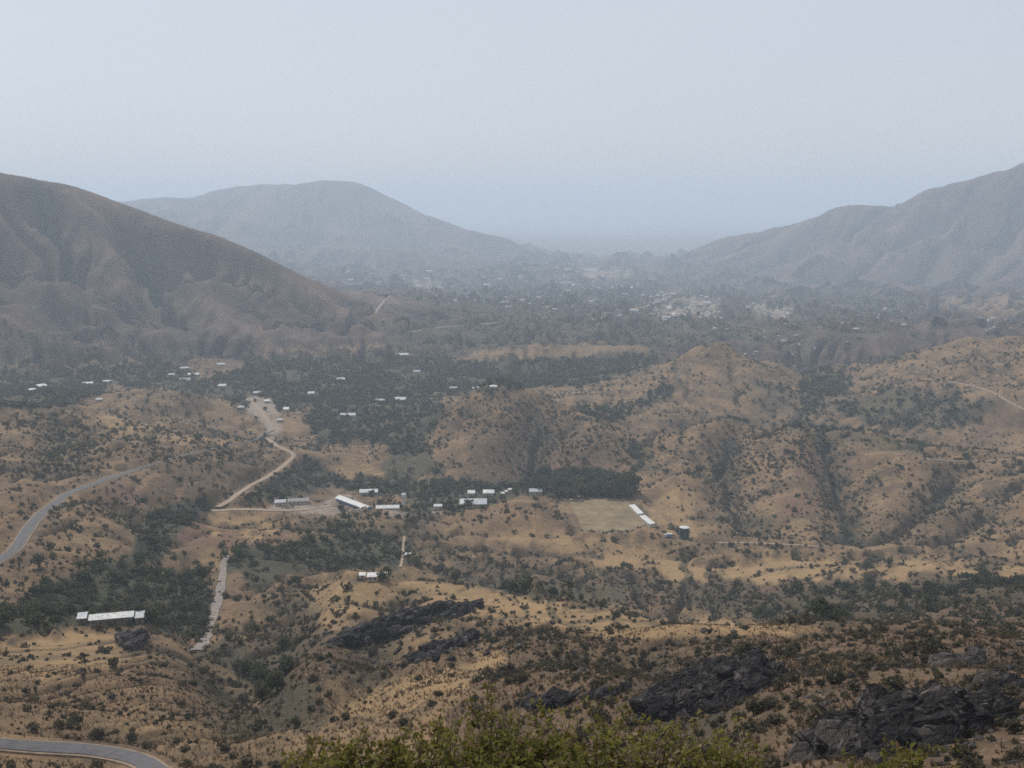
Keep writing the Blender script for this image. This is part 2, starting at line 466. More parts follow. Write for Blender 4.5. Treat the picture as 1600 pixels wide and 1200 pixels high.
for pts, amp, w in RIBS:
    P3 = []
    for px, py in pts:
        q = march(px, py)
        while q[1] > 12000:                    # just over the skyline: step down onto the crest
            py += 4
            q = march(px, py)
        P3.append(q)
    w = w * max(1.0, P3[0][1] / 4500)
    d, _ = seg_near(P3, w * 3)
    far = P3[0][1] > 1800
    if amp > 0 and far:
        Z += amp * 1.5 * min(P3[0][1] / 2500, 1.7) * np.exp(-d / w * 1.2) * crest_fade ** 1.5
        RIDGE = np.maximum(RIDGE, np.exp(-(d / w * 1.6) ** 2))
    else:
        g_ = np.exp(-(d / w) ** 2)
        Z += amp * (3.0 * min(P3[0][1] / 2500, 1.7) * crest_fade if far else 1.5) * g_
        if amp < 0: GULLY = np.maximum(GULLY, g_)

# ------------------------------------------------------------------ ground cover zones, outlined on the photo
WOODS = [
    ([(0, 955), (60, 925), (130, 890), (200, 868), (250, 895), (322, 885), (335, 950), (312, 1002), (262, 992), (216, 968), (130, 978), (60, 988), (-60, 1000), (-60, 950)], 1.0),
    ([(205, 875), (220, 820), (265, 788), (330, 772), (345, 788), (285, 830), (255, 875)], 1.0),
    ([(355, 885), (375, 855), (450, 850), (600, 832), (645, 850), (640, 888), (500, 894), (450, 900), (400, 925), (370, 905)], 1.0),
    ([(362, 786), (440, 742), (478, 715), (525, 742), (600, 738), (690, 757), (870, 745), (985, 755), (985, 782), (880, 782), (840, 772), (760, 788), (660, 812), (640, 800), (640, 775), (520, 762), (430, 785)], 0.95),
    ([(500, 700), (480, 660), (500, 630), (560, 620), (640, 610), (700, 622), (690, 650), (665, 690), (690, 735), (640, 762), (590, 752), (612, 700), (560, 690)], 0.9),
    ([(0, 578), (0, 640), (100, 638), (180, 602), (350, 622), (380, 640), (470, 640), (540, 620), (700, 612), (900, 602), (990, 590), (1040, 558), (1000, 552), (720, 562), (600, 552), (400, 562), (330, 592), (250, 566), (100, 578)], 0.95),
    ([(560, 505), (750, 490), (1050, 500), (1200, 520), (1250, 548), (1170, 530), (1080, 530), (1040, 548), (1000, 548), (720, 552), (640, 548)], 0.75),
    ([(560, 425), (700, 412), (900, 402), (1050, 420), (1250, 452), (1450, 470), (1400, 520), (1250, 560), (1050, 500), (700, 490)], 0.5),
    ([(640, 880), (760, 900), (960, 915), (985, 942), (850, 935), (700, 912)], 0.7),
    ([(1300, 632), (1400, 608), (1560, 630), (1530, 662), (1420, 672), (1320, 652)], 0.75),
    ([(1050, 945), (1200, 920), (1600, 902), (1600, 930), (1450, 952), (1300, 978), (1200, 968)], 0.4),
    ([(1240, 590), (1290, 572), (1332, 590), (1320, 618), (1260, 615)], 0.7),
    ([(325, 1012), (350, 995), (430, 1040), (530, 1100), (500, 1150), (440, 1135), (390, 1075)], 0.6),
    ([(980, 780), (1020, 820), (1026, 815), (990, 775)], 0.9),
    ([(1130, 652), (1300, 660), (1460, 698), (1440, 712), (1300, 686), (1150, 664)], 0.5),
    ([(890, 642), (1000, 622), (1060, 596), (1055, 620), (960, 660)], 0.45),
    ([(1180, 596), (1290, 620), (1300, 650), (1200, 650)], 0.5),
    ([(965, 682), (1010, 690), (1050, 742), (1000, 748)], 0.45),
    ([(480, 815), (640, 800), (660, 830), (560, 850), (480, 850)], 0.35),
]
BARES = [
    [(322, 800), (425, 797), (430, 830), (380, 832), (330, 826)],
    [(460, 905), (580, 900), (640, 930), (540, 955), (500, 990), (480, 950)],
    [(590, 908), (700, 914), (950, 958), (1100, 972), (1290, 990), (1180, 994), (950, 996), (760, 966), (620, 946)],
    [(1040, 965), (1130, 968), (1280, 988), (1180, 996), (1040, 985)],
    [(500, 1110), (600, 1060), (730, 1030), (800, 1010), (780, 1060), (680, 1100), (560, 1120)],
    [(0, 1010), (130, 985), (220, 985), (200, 1040), (60, 1060), (0, 1050)],
    [(1120, 880), (1250, 870), (1350, 880), (1600, 885), (1600, 895), (1250, 905), (1000, 900), (900, 860), (1000, 855)],
    [(720, 560), (760, 546), (870, 537), (1005, 536), (1012, 550), (900, 560), (800, 566)],
    [(380, 548), (610, 530), (615, 548), (400, 560)],
    [(1480, 470), (1600, 455), (1600, 490), (1500, 485)],
    [(760, 830), (850, 830), (1000, 860), (980, 880), (850, 860)],
    [(100, 650), (250, 668), (370, 690), (250, 690)],
    [(510, 715), (600, 720), (600, 745), (540, 745)],
    [(1010, 780), (1050, 765), (1090, 800), (1100, 830), (1030, 825)],
]
PALES = [
    [(1010, 486), (1060, 462), (1130, 472), (1132, 492), (1050, 498)],
    [(1165, 474), (1235, 481), (1225, 496), (1175, 490)],
    [(900, 425), (960, 418), (1000, 432), (930, 438)],
    [(640, 440), (720, 446), (700, 456), (650, 452)],
    [(375, 622), (420, 620), (440, 665), (425, 690), (405, 668), (390, 640)],
    [(420, 795), (430, 782), (490, 785), (545, 770), (575, 795), (540, 803), (450, 803)],
    [(600, 800), (690, 797), (690, 803), (610, 806)],
]
REDS = [
    [(790, 735), (870, 722), (960, 735), (920, 745), (830, 752)],
    [(1200, 775), (1330, 770), (1330, 800), (1230, 805)],
    [(160, 750), (240, 770), (240, 805), (170, 790)],
    [(1230, 700), (1330, 710), (1330, 760), (1240, 750)],
    [(270, 820), (450, 830), (440, 855), (260, 860)],
]
SCRUBS = [
    [(740, 985), (950, 985), (1180, 992), (1300, 992), (1300, 960), (1600, 915), (1750, 915), (1750, 1260), (740, 1260), (700, 1120), (800, 1050)],
    [(340, 1000), (480, 960), (560, 1020), (480, 1120), (440, 1140)],
    [(660, 885), (1000, 905), (1300, 905), (1600, 900), (1600, 940), (1300, 965), (1000, 945), (700, 910)],
    [(720, 640), (900, 660), (980, 720), (960, 770), (720, 760)],
    [(390, 700), (450, 720), (360, 775), (220, 770), (250, 740)],
]
def zone_vals(px, py):
    wood = np.zeros(px.shape); bare = np.zeros(px.shape); pale = np.zeros(px.shape); red = np.zeros(px.shape)
    for poly, v in WOODS:
        wood = np.maximum(wood, softpoly(px, py, poly) * v)
    for k, poly in enumerate(BARES):
        bare = np.maximum(bare, softpoly(px, py, poly, 8 if k in (2, 3, 7) else 18))
    for poly in PALES:
        pale = np.maximum(pale, softpoly(px, py, poly, 6))
    for poly in REDS:
        red = np.maximum(red, softpoly(px, py, poly))
    return wood * (1 - 0.92 * bare), bare, pale, red

# ---- natural roughness
px0_, py0_ = project(X, Y, Z)
SMOOTH = 1 - 0.75 * smear(zone_vals(px0_, py0_)[1].astype(float), 4, 8)
spacing = np.maximum(DD * 0.0046, 0.4)
mount = np.clip((Z - (CZ - 262)) / 60.0, 0, 1) * np.clip((DD - 1850) / 300, 0, 1) * np.clip((16000 - DD) / 3000, 0, 1)
warpx = noise2(X / 260, Y / 260, 3) * 60
warpy = noise2(X / 260, Y / 260, 4) * 60
for wl, sd in ((520, 11), (260, 12), (130, 13), (65, 14), (34, 22)):
    n = 1 - np.abs(noise2((X + warpx) / wl, (Y + warpy) / wl * 0.75, sd)) * 2
    Z += (n - 0.85) * wl * 0.10 * mount * crest_fade * np.clip(wl / spacing / 3 - 0.6, 0, 1)
relief = np.clip((Z - (CZ - 268)) / 14, 0, 1) * np.clip((2300 - DD) / 300, 0, 1)
for wl, sd in ((210, 61), (105, 62), (52, 63), (26, 64)):     # rounded knolls parted by sharp gullies
    a = 0.125 * wl / (1 + wl / (0.085 * DD)) * SMOOTH
    b_ = np.abs(noise2((X + warpx * 0.7) / wl, (Y + warpy * 0.7) / wl * 0.8, sd))
    fade = np.clip(wl / spacing / 2.5 - 0.8, 0, 1)
    Z += a * (b_ * 1.7 - 0.5) * relief * fade
    if wl > 50:
        GULLY = np.maximum(GULLY, np.clip(1 - b_ / 0.11, 0, 1) * relief * fade * (0.9 if wl > 100 else 0.6) * np.clip((DD - 150) / 200, 0, 1))
for wl, sd in ((300, 31), (150, 32), (75, 33), (38, 34), (19, 35), (9.5, 36), (5.0, 37), (2.6, 38)):
    a = 0.045 * wl / (1 + wl / (0.075 * DD)) * np.where(DD > 4500, 2.6, 1.0)
    fade = np.clip(wl / spacing / 2.5 - 0.8, 0, 1)
    Z += noise2(X / wl + sd, Y / wl - sd, sd) * a * fade * np.where(DD > 4500, 1.0, np.clip(0.35 + crest_fade, 0, 1))

# ---- rain: water traced downhill cuts branching gullies and leaves the spurs between them
FLOW = np.zeros(X.shape)
jin0, jin1 = len(th_out), len(th_out) + len(th_in) - 1
l_lo, l_hi = math.log(140), math.log(10200)
flowfade = np.clip((DD - 140) / 160, 0, 1) * np.clip((10400 - DD) / 800, 0, 1)
for it in range(4):
    Zs = smear(Z.copy(), 1, 4)
    gl = np.gradient(Zs, LD, axis=0) / DD            # radial slope
    gt = np.gradient(Zs, TH, axis=1) / DD            # sideways slope
    N_ = 60000
    l = rng.uniform(l_lo, l_hi, N_); t = rng.uniform(TH[jin0], TH[jin1], N_)
    vl = np.zeros(N_); vt = np.zeros(N_)
    acc = np.zeros(X.shape)
    for st in range(90):
        i = np.clip(np.searchsorted(LD, l), 0, len(LD) - 1)
        j = np.clip(np.searchsorted(TH, t), 0, len(TH) - 1)
        np.add.at(acc, (i, j), 1.0)
        a, b = -gl[i, j], -gt[i, j]
        vl = 0.45 * vl + a; vt = 0.45 * vt + b
        m_ = np.sqrt(vl * vl + vt * vt) + 1e-9
        live = np.sqrt(a * a + b * b) > 0.012
        sp = 0.0042 * live
        l = l + vl / m_ * sp; t = t + vt / m_ * sp
    acc = smear(acc, 1, 3)
    A_ = np.log1p(acc / 1.7) 
    A_ = np.minimum(A_, 3.2)
    steep_ = np.clip(np.hypot(gl, gt) / 0.16, 0.12, 1)
    amt = np.where(DD > 1850, 0.0060, 0.0016 * SMOOTH) * DD * (0.25 + 0.75 * steep_)
    Z -= (A_ - smear(A_.copy(), 10, 40)) * amt * 0.55 * flowfade * np.clip(crest_fade + 0.35, 0, 1)
    FLOW = np.maximum(FLOW, A_) if it else A_
FLOWV = np.clip((FLOW - 1.35) / 1.2, 0, 1) * flowfade
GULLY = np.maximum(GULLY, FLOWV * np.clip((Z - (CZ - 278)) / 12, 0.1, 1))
RIDGE = np.maximum(RIDGE, np.clip((0.35 - smear(FLOW.copy(), 2, 4)) / 0.3, 0, 1) * 0.8)

# ------------------------------------------------------------------ roads and level building plots cut into the ground
def smooth_line(pts, step):
    P = np.array(pts)
    d = np.concatenate([[0], np.cumsum(np.hypot(*(np.diff(P[:, :2], axis=0).T)))])
    n = max(4, int(d[-1] / step))
    t = np.linspace(0, d[-1], n)
    Q = np.stack([np.interp(t, d, P[:, k]) for k in range(3)], 1)
    for _ in range(10):
        Q[1:-1] = 0.25 * Q[:-2] + 0.5 * Q[1:-1] + 0.25 * Q[2:]
    return Q

ROADS = {}
def road_line(key, px_pts, width, step, flat=1.0):
    Q = smooth_line([march(px, py) for px, py in px_pts], step)
    for _ in range(30):
        Q[1:-1, 2] = 0.25 * Q[:-2, 2] + 0.5 * Q[1:-1, 2] + 0.25 * Q[2:, 2]
    reach = width * 1.6 + 6
    d, hz = seg_near(list(Q), reach)
    w = np.clip(1 - (d - width * 0.75) / (width * 0.8 + 3), 0, 1)
    w = w * w * (3 - 2 * w)
    global Z
    Z = Z * (1 - w) + (hz - 0.35) * w
    ROADS[key] = (Q, width)

road_line('main', [(-60, 905), (0, 874), (22, 860), (38, 838), (52, 812), (80, 790), (105, 772), (135, 759), (175, 746), (215, 733)], 6.4, 5)
road_line('far', [(215, 733), (260, 719), (300, 708), (350, 698), (392, 690), (412, 680), (428, 672)], 3.6, 6)
road_line('lower', [(-80, 1152), (0, 1165), (60, 1172), (130, 1180), (190, 1189), (230, 1199), (260, 1212)], 4.2, 3)
road_line('town', [(428, 672), (418, 655), (405, 640), (395, 628), (380, 622)], 4.5, 8)
road_line('descent', [(416, 684), (430, 694), (452, 703), (467, 709), (450, 724), (420, 743), (390, 760), (360, 778), (340, 792)], 5.0, 5)
road_line('riverbed', [(356, 866), (350, 882), (347, 905), (343, 930), (334, 960), (326, 985), (318, 1004), (306, 1016)], 4.5, 4)
road_line('school', [(330, 798), (380, 795), (430, 797), (480, 796), (520, 788), (545, 790)], 6.0, 5)
road_line('valley', [(640, 518), (690, 512), (760, 505), (860, 496), (960, 488), (1010, 478), (1064, 456)], 8, 15)
road_line('hamlet', [(560, 503), (585, 490), (600, 470), (610, 462)], 5, 12)
road_line('tanktrack', [(1120, 848), (1180, 846), (1250, 851), (1310, 850), (1350, 853)], 3.0, 6)
road_line('ridge', [(1600, 640), (1575, 622), (1540, 606), (1500, 598), (1450, 592)], 4.5, 8)
road_line('saddle', [(1440, 716), (1480, 722), (1520, 722), (1600, 716)], 3.0, 6)
road_line('path', [(632, 838), (630, 855), (629, 870), (626, 886)], 1.8, 4)

def pad(p, r, z=None):
    """level a plot round p; returns its height"""
    global Z
    x, y = p[0], p[1]
    zc = float(ground_z(x, y)) if z is None else z
    d, _ = seg_near([np.array([x, y, zc]), np.array([x + 0.01, y, zc])], r * 2.2)
    w = np.clip(1 - (d - r) / (r * 0.8), 0, 1)
    w = w * w * (3 - 2 * w)
    Z = Z * (1 - w) + zc * w
    return zc

# playing field corners
FIELD = [march(px, py) for px, py in ((886, 784), (974, 784), (1014, 824), (924, 829))]
fz = float(np.mean([p[2] for p in FIELD]))
fc = np.mean(np.array(FIELD), axis=0)
fd, _ = seg_near([(FIELD[0] + FIELD[3]) / 2, (FIELD[1] + FIELD[2]) / 2], 90)
fd2, _ = seg_near([(FIELD[0] + FIELD[1]) / 2, (FIELD[2] + FIELD[3]) / 2], 90)
w = np.clip(1 - (np.maximum(fd / 60, fd2 / 38) - 1) * 3, 0, 1)
Z = Z * (1 - w) + (fz - 0.25) * w

# building plots: two photo points at the foot of the front wall -> centre, length, bearing
class Plot: pass
def plot(p0, p1, depth, padr=None, z=None, rot=None, length=None):
    a, b = march(*p0), march(*p1)
    c = Plot()
    d = b - a
    c.length = float(np.hypot(d[0], d[1]))
    c.rot = math.atan2(d[1], d[0])
    m = (a + b) / 2
    if abs(p1[1] - p0[1]) <= 1.5:                 # walls seen square on
        c.rot = -math.atan2(m[0], m[1]) * 0.7
        c.length = abs(p1[0] - p0[0]) * math.hypot(m[0], m[1]) / F
    if rot is not None:
        c.rot, c.length = rot, length
    nrm = np.array([-math.sin(c.rot), math.cos(c.rot)])
    c.x, c.y = m[0] + nrm[0] * depth / 2, m[1] + nrm[1] * depth / 2
    c.depth = depth
    if a[1] > 1250: c.length *= 0.8
    c.z = pad((c.x, c.y), padr or (max(c.length, depth) * 0.6 + 1), m[2] if z is None else z)
    return c
PLOTS = {
    'farmhouse': plot((143, 977), (205, 977), 5.4),
    'annex': plot((122, 975), (134, 975), 5.0),
    'carport': plot((212, 974), (224, 974), 4.5),
    'cottage': plot((574, 908), (605, 909), 4.5),
    'shed': plot((561, 905), (571, 906), 3.5),
    'classroom': plot((540, 789), (556, 795), 7.0, rot=-0.86, length=46),
    'hall': plot((562, 774), (590, 775), 9.0),
    'block': plot((588, 799), (624, 800), 8.0),
    'hut': plot((678, 796), (691, 796), 6.0),
    'hip': plot((719, 793), (760, 794), 16.0),
    'gable_a': plot((731, 775), (742, 776), 10.0),
    'gable_b': plot((755, 775), (772, 776), 12.0),
    'kiosk_a': plot((783, 775), (788, 775), 3.5),
    'kiosk_b': plot((789, 772), (793, 772), 3.0),
    'kiosk_c': plot((794, 769), (801, 769), 3.5),
    'grey': plot((827, 773), (847, 773), 10.0),
    'yard_a': plot((430, 790), (446, 791), 7.0),
    'yard_b': plot((450, 788), (482, 789), 8.0),
    'stand_a': plot((983, 794), (997, 808), 4.5),
    'stand_b': plot((999, 811), (1015, 824), 4.5),
    'tank': plot((1062, 843), (1076, 843), 7.6),
    'vehicle': plot((1038, 840), (1050, 841), 2.4),
    'tower': plot((628, 797), (634, 797), 3.5),
    'pump': plot((633, 872), (642, 872), 3.5),
    'v1': plot((46, 613), (60, 611), 11.0), 'v2': plot((60, 607), (76, 605), 10.0),
    'v3': plot((128, 602), (146, 602), 9.0), 'v4': plot((158, 599), (176, 599), 10.0),
    'v5': plot((278, 597), (298, 597), 14.0), 'v6': plot((292, 588), (312, 588), 12.0),
    'v7': plot((280, 578), (296, 578), 9.0), 'v8': plot((340, 606), (354, 606), 9.0),
    'v9': plot((529, 652), (558, 653), 16.0), 'v10': plot((584, 629), (602, 629), 12.0),
    'v11': plot((614, 628), (636, 628), 14.0), 'v12': plot((738, 610), (752, 610), 8.0),
    'v13': plot((764, 608), (778, 608), 8.0), 'v14': plot((616, 557), (640, 557), 12.0),
    'v15': plot((338, 572), (352, 572), 9.0), 'v16': plot((262, 588), (274, 588), 8.0),
    'v17': plot((700, 610), (720, 610), 9.0), 'v18': plot((395, 617), (408, 617), 10.0),
    'v19': plot((432, 660), (442, 660), 8.0), 'v20': plot((442, 643), (452, 643), 8.0),
    'v21': plot((412, 630), (422, 630), 8.0), 'v22': plot((370, 640), (382, 640), 9.0),
    'v23': plot((525, 596), (540, 596), 9.0), 'v24': plot((645, 583), (658, 583), 8.0),
    'v25': plot((150, 628), (160, 628), 7.0), 'v26': plot((480, 618), (492, 618), 9.0),
}

# ------------------------------------------------------------------ materials
def new_mat(name):
    m = bpy.data.materials.new(name)
    m.use_nodes = True
    return m, m.node_tree.nodes, m.node_tree.links, m.node_tree.nodes["Principled BSDF"]

def tex_noise(n, l, vec, scale, detail=4, rough=0.6):
    t = n.new("ShaderNodeTexNoise")
    t.inputs["Scale"].default_value = scale
    t.inputs["Detail"].default_value = detail
    t.inputs["Roughness"].default_value = rough
    l.new(vec, t.inputs["Vector"])
    return t.outputs["Fac"]

def ramp(n, l, fac, stops):
    r = n.new("ShaderNodeValToRGB")
    e = r.color_ramp.elements
    while len(e) < len(stops):
        e.new(0.5)
    for k, (p, c) in enumerate(stops):
        e[k].position = p
        e[k].color = (c, c, c, 1) if not isinstance(c, tuple) else (*c, 1)
    l.new(fac, r.inputs[0])
    return r.outputs[0]

def mix(n, l, fac, a, b, mode='MIX'):
    m = n.new("ShaderNodeMix")
    m.data_type = 'RGBA'
    m.blend_type = mode
    for v, s in ((fac, m.inputs[0]), (a, m.inputs[6]), (b, m.inputs[7])):
        if isinstance(v, tuple): s.default_value = (*v, 1)
        elif isinstance(v, (int, float)): s.default_value = v
        else: l.new(v, s)
    return m.outputs[2]

def plain_mat(name, c, rough=0.8, var=0.25, scale=1.0, metallic=0.0):
    m, n, l, b = new_mat(name)
    g = n.new("ShaderNodeNewGeometry")
    f = tex_noise(n, l, g.outputs["Position"], scale, 5, 0.65)
    lo = tuple(x * (1 - var) for x in c); hi = tuple(min(1, x * (1 + var)) for x in c)
    l.new(ramp(n, l, f, [(0.3, lo), (0.7, hi)]), b.inputs["Base Color"])
    b.inputs["Roughness"].default_value = rough
    b.inputs["Metallic"].default_value = metallic
    b.inputs["Specular IOR Level"].default_value = 0.25
    return m

def foliage_mat(name, a, b_, c, glow=0.35):
    """leaf colour drifts from plant to plant and clump to clump"""
    m, n, l, b = new_mat(name)
    g = n.new("ShaderNodeNewGeometry")
    f1 = tex_noise(n, l, g.outputs["Position"], 0.13, 2)
    f2 = tex_noise(n, l, g.outputs["Position"], 0.9, 3)
    f3 = tex_noise(n, l, g.outputs["Position"], 0.012, 2)
    add = n.new("ShaderNodeMath"); add.operation = 'ADD'
    l.new(f1, add.inputs[0]); l.new(f2, add.inputs[1])
    half = n.new("ShaderNodeMath"); half.operation = 'MULTIPLY'; half.inputs[1].default_value = 0.5
    l.new(add.outputs[0], half.inputs[0])
    c1 = ramp(n, l, half.outputs[0], [(0.36, a), (0.5, b_), (0.64, c)])
    c2 = mix(n, l, ramp(n, l, f3, [(0.4, 0.0), (0.62, 0.55)]), c1, tuple(0.5 * (x + y) for x, y in zip(a, (0.10, 0.075, 0.04))))
    l.new(c2, b.inputs["Base Color"])
    b.inputs["Roughness"].default_value = 0.75
    b.inputs["Specular IOR Level"].default_value = 0.2
    tr = n.new("ShaderNodeBsdfTranslucent")
    l.new(c2, tr.inputs["Color"])
    ms = n.new("ShaderNodeMixShader")
    ms.inputs[0].default_value = glow
    l.new(b.outputs[0], ms.inputs[1]); l.new(tr.outputs[0], ms.inputs[2])
    l.new(ms.outputs[0], n["Material Output"].inputs["Surface"])
    return m

def ground_mat():
    m, n, l, b = new_mat("dry_ground")
    g = n.new("ShaderNodeNewGeometry")
    P = g.outputs["Position"]
    def attr(nm):
        a = n.new("ShaderNodeAttribute"); a.attribute_name = nm
        return a.outputs["Fac"]
    def times(a, b_):
        q = n.new("ShaderNodeMath"); q.operation = 'MULTIPLY'
        l.new(a, q.inputs[0]); l.new(b_, q.inputs[1])
        return q.outputs[0]
    big = tex_noise(n, l, P, 0.006, 6, 0.62)
    mid = tex_noise(n, l, P, 0.035, 6, 0.65)
    small = tex_noise(n, l, P, 0.22, 6, 0.7)
    fine = tex_noise(n, l, P, 1.1, 5, 0.7)
    grass = mix(n, l, ramp(n, l, small, [(0.35, 0.0), (0.65, 1.0)]), (0.265, 0.176, 0.094), (0.175, 0.116, 0.066))
    brown = mix(n, l, ramp(n, l, fine, [(0.38, 0.0), (0.6, 1.0)]), (0.14, 0.093, 0.057), (0.078, 0.057, 0.039))
    c = mix(n, l, ramp(n, l, mid, [(0.42, 0.0), (0.6, 1.0)]), grass, brown)
    c = mix(n, l, ramp(n, l, big, [(0.5, 0.0), (0.68, 0.6)]), c, (0.21, 0.135, 0.08))
    c = mix(n, l, attr("scrub"), c, mix(n, l, ramp(n, l, small, [(0.38, 0.0), (0.66, 1.0)]), (0.085, 0.060, 0.040), (0.17, 0.112, 0.068)))
    c = mix(n, l, attr("red"), c, mix(n, l, mid, (0.20, 0.115, 0.075), (0.12, 0.08, 0.055)))
    c = mix(n, l, attr("bare"), c, mix(n, l, ramp(n, l, mid, [(0.4, 0.0), (0.65, 0.7)]), (0.305, 0.202, 0.104), (0.22, 0.145, 0.076)))
    hillcol = mix(n, l, ramp(n, l, mid, [(0.4, 0.0), (0.62, 1.0)]), (0.058, 0.041, 0.037), (0.030, 0.025, 0.026))
    hillcol = mix(n, l, ramp(n, l, big, [(0.46, 0.0), (0.62, 0.8)]), hillcol, (0.125, 0.080, 0.055))
    hillcol = mix(n, l, ramp(n, l, tex_noise(n, l, P, 0.013, 7, 0.72), [(0.5, 0.0), (0.58, 0.8)]), hillcol, (0.026, 0.024, 0.023))
    c = mix(n, l, attr("hill"), c, hillcol)
    c = mix(n, l, times(attr("ridge"), ramp(n, l, mid, [(0.35, 0.3), (0.6, 1.0)])), c, (0.165, 0.110, 0.082))
    c = mix(n, l, attr("wood"), c, mix(n, l, small, (0.07, 0.06, 0.04), (0.055, 0.06, 0.038)))
    c = mix(n, l, attr("pale"), c, mix(n, l, ramp(n, l, small, [(0.35, 0.0), (0.65, 1.0)]), (0.33, 0.27, 0.22), (0.22, 0.17, 0.13)))
    # tussocks and stones: dark specks of grass clumps, pale pebbles
    patch = ramp(n, l, tex_noise(n, l, P, 0.016, 5, 0.7), [(0.42, 0.25), (0.6, 1.0)])
    t0 = ramp(n, l, tex_noise(n, l, P, 0.16, 7, 0.78), [(0.52, 0.0), (0.60, 0.75)])
    c = mix(n, l, times(t0, patch), c, mix(n, l, 0.7, c, (0.055, 0.045, 0.032)))
    t1 = ramp(n, l, tex_noise(n, l, P, 0.6, 4, 0.8), [(0.53, 0.0), (0.6, 0.8)])
    c = mix(n, l, times(t1, patch), c, mix(n, l, 0.75, c, (0.05, 0.04, 0.028)))
    t2 = ramp(n, l, tex_noise(n, l, P, 1.3, 3, 0.8), [(0.60, 0.0), (0.68, 0.7)])
    c = mix(n, l, t2, c, (0.36, 0.29, 0.23))
    sx = n.new("ShaderNodeSeparateXYZ"); l.new(P, sx.inputs[0])
    zz = n.new("ShaderNodeMath"); zz.operation = 'MULTIPLY_ADD'; zz.inputs[1].default_value = 5.0
    l.new(tex_noise(n, l, P, 0.03, 4, 0.6), zz.inputs[0]); l.new(sx.outputs[2], zz.inputs[2])
    sn = n.new("ShaderNodeMath"); sn.operation = 'SINE'
    zf = n.new("ShaderNodeMath"); zf.operation = 'MULTIPLY'; zf.inputs[1].default_value = 2.6
    l.new(zz.outputs[0], zf.inputs[0]); l.new(zf.outputs[0], sn.inputs[0])
    tmask = ramp(n, l, tex_noise(n, l, P, 0.011, 3, 0.6), [(0.5, 0.0), (0.62, 0.5)])
    c = mix(n, l, times(ramp(n, l, sn.outputs[0], [(0.55, 0.0), (0.85, 1.0)]), tmask), c, (0.085, 0.062, 0.042))
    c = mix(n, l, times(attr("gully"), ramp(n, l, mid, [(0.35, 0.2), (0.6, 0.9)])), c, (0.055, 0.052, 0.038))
    l.new(c, b.inputs["Base Color"])
    b.inputs["Roughness"].default_value = 0.95
    b.inputs["Specular IOR Level"].default_value = 0.08
    bp = n.new("ShaderNodeBump")
    bp.inputs["Strength"].default_value = 0.7
    bp.inputs["Distance"].default_value = 1.0
    l.new(fine, bp.inputs["Height"])
    l.new(bp.outputs[0], b.inputs["Normal"])
    return m

M = {
    'ground': ground_mat(),
    'asphalt': plain_mat("worn_asphalt", (0.085, 0.082, 0.085), 0.85, 0.25, 0.5),
    'gravel': plain_mat("pale_gravel", (0.20, 0.15, 0.105), 0.95, 0.35, 0.4),
    'dust': plain_mat("dusty_track", (0.26, 0.20, 0.145), 0.95, 0.3, 0.3),
    'riverbed': plain_mat("grey_gravel_bed", (0.19, 0.16, 0.14), 0.95, 0.45, 0.5),
    'field': plain_mat("dry_turf", (0.185, 0.142, 0.082), 0.95, 0.35, 0.09),
    'tree': foliage_mat("tree_leaves", (0.028, 0.038, 0.019), (0.058, 0.070, 0.034), (0.125, 0.125, 0.062)),
    'shrub': foliage_mat("scrub_leaves", (0.042, 0.041, 0.025), (0.080, 0.072, 0.043), (0.175, 0.14, 0.08)),
    'grass': foliage_mat("dry_grass_blades", (0.075, 0.053, 0.032), (0.12, 0.083, 0.047), (0.20, 0.14, 0.075)),
    'leaf': foliage_mat("bush_leaves", (0.10, 0.105, 0.02), (0.20, 0.195, 0.036), (0.42, 0.38, 0.12), 0.5),
    'dryleaf': foliage_mat("dry_bush_leaves", (0.15, 0.10, 0.05), (0.28, 0.2, 0.11), (0.5, 0.42, 0.28)),
    'bark': plain_mat("grey_bark", (0.10, 0.08, 0.065), 0.9, 0.3, 3.0),
    'white': plain_mat("white_sheet_roof", (0.50, 0.50, 0.49), 0.6, 0.4, 0.8),
    'palegrey': plain_mat("pale_grey_roof", (0.37, 0.38, 0.40), 0.6, 0.25, 0.4),
    'grey': plain_mat("grey_roof", (0.22, 0.215, 0.215), 0.7, 0.2, 0.4),
    'wall': plain_mat("cream_plaster", (0.46, 0.41, 0.34), 0.85, 0.15, 0.5),
    'darkwall': plain_mat("brown_plaster", (0.20, 0.16, 0.125), 0.9, 0.2, 0.5),
    'bluewall': plain_mat("blue_paint", (0.16, 0.24, 0.40), 0.7, 0.15, 0.5),
    'glass': plain_mat("dark_window_glass", (0.03, 0.035, 0.04), 0.15, 0.1, 0.5),
    'door': plain_mat("brown_door", (0.12, 0.07, 0.04), 0.6, 0.2, 1.0),
    'tankgreen': plain_mat("dark_green_tank_paint", (0.022, 0.060, 0.068), 0.6, 0.15, 0.4),
    'rubber': plain_mat("black_rubber", (0.03, 0.03, 0.03), 0.8, 0.1, 1.0),
}
def rock_mat(name, dark, light):
    m, n, l, b = new_mat(name)
    g = n.new("ShaderNodeNewGeometry")
    P = g.outputs["Position"]
    f = tex_noise(n, l, P, 0.7, 6, 0.7)
    f2 = tex_noise(n, l, P, 3.5, 5, 0.7)
    c = mix(n, l, ramp(n, l, f, [(0.53, 0.0), (0.66, 1.0)]), dark, light)
    c = mix(n, l, ramp(n, l, f2, [(0.35, 0.55), (0.55, 0.0)]), c, tuple(x * 0.4 for x in dark))
    l.new(c, b.inputs["Base Color"])
    b.inputs["Roughness"].default_value = 0.85
    b.inputs["Specular IOR Level"].default_value = 0.25
    bp = n.new("ShaderNodeBump"); bp.inputs["Strength"].default_value = 0.9; bp.inputs["Distance"].default_value = 0.25
    l.new(f2, bp.inputs["Height"]); l.new(bp.outputs[0], b.inputs["Normal"])
    return m
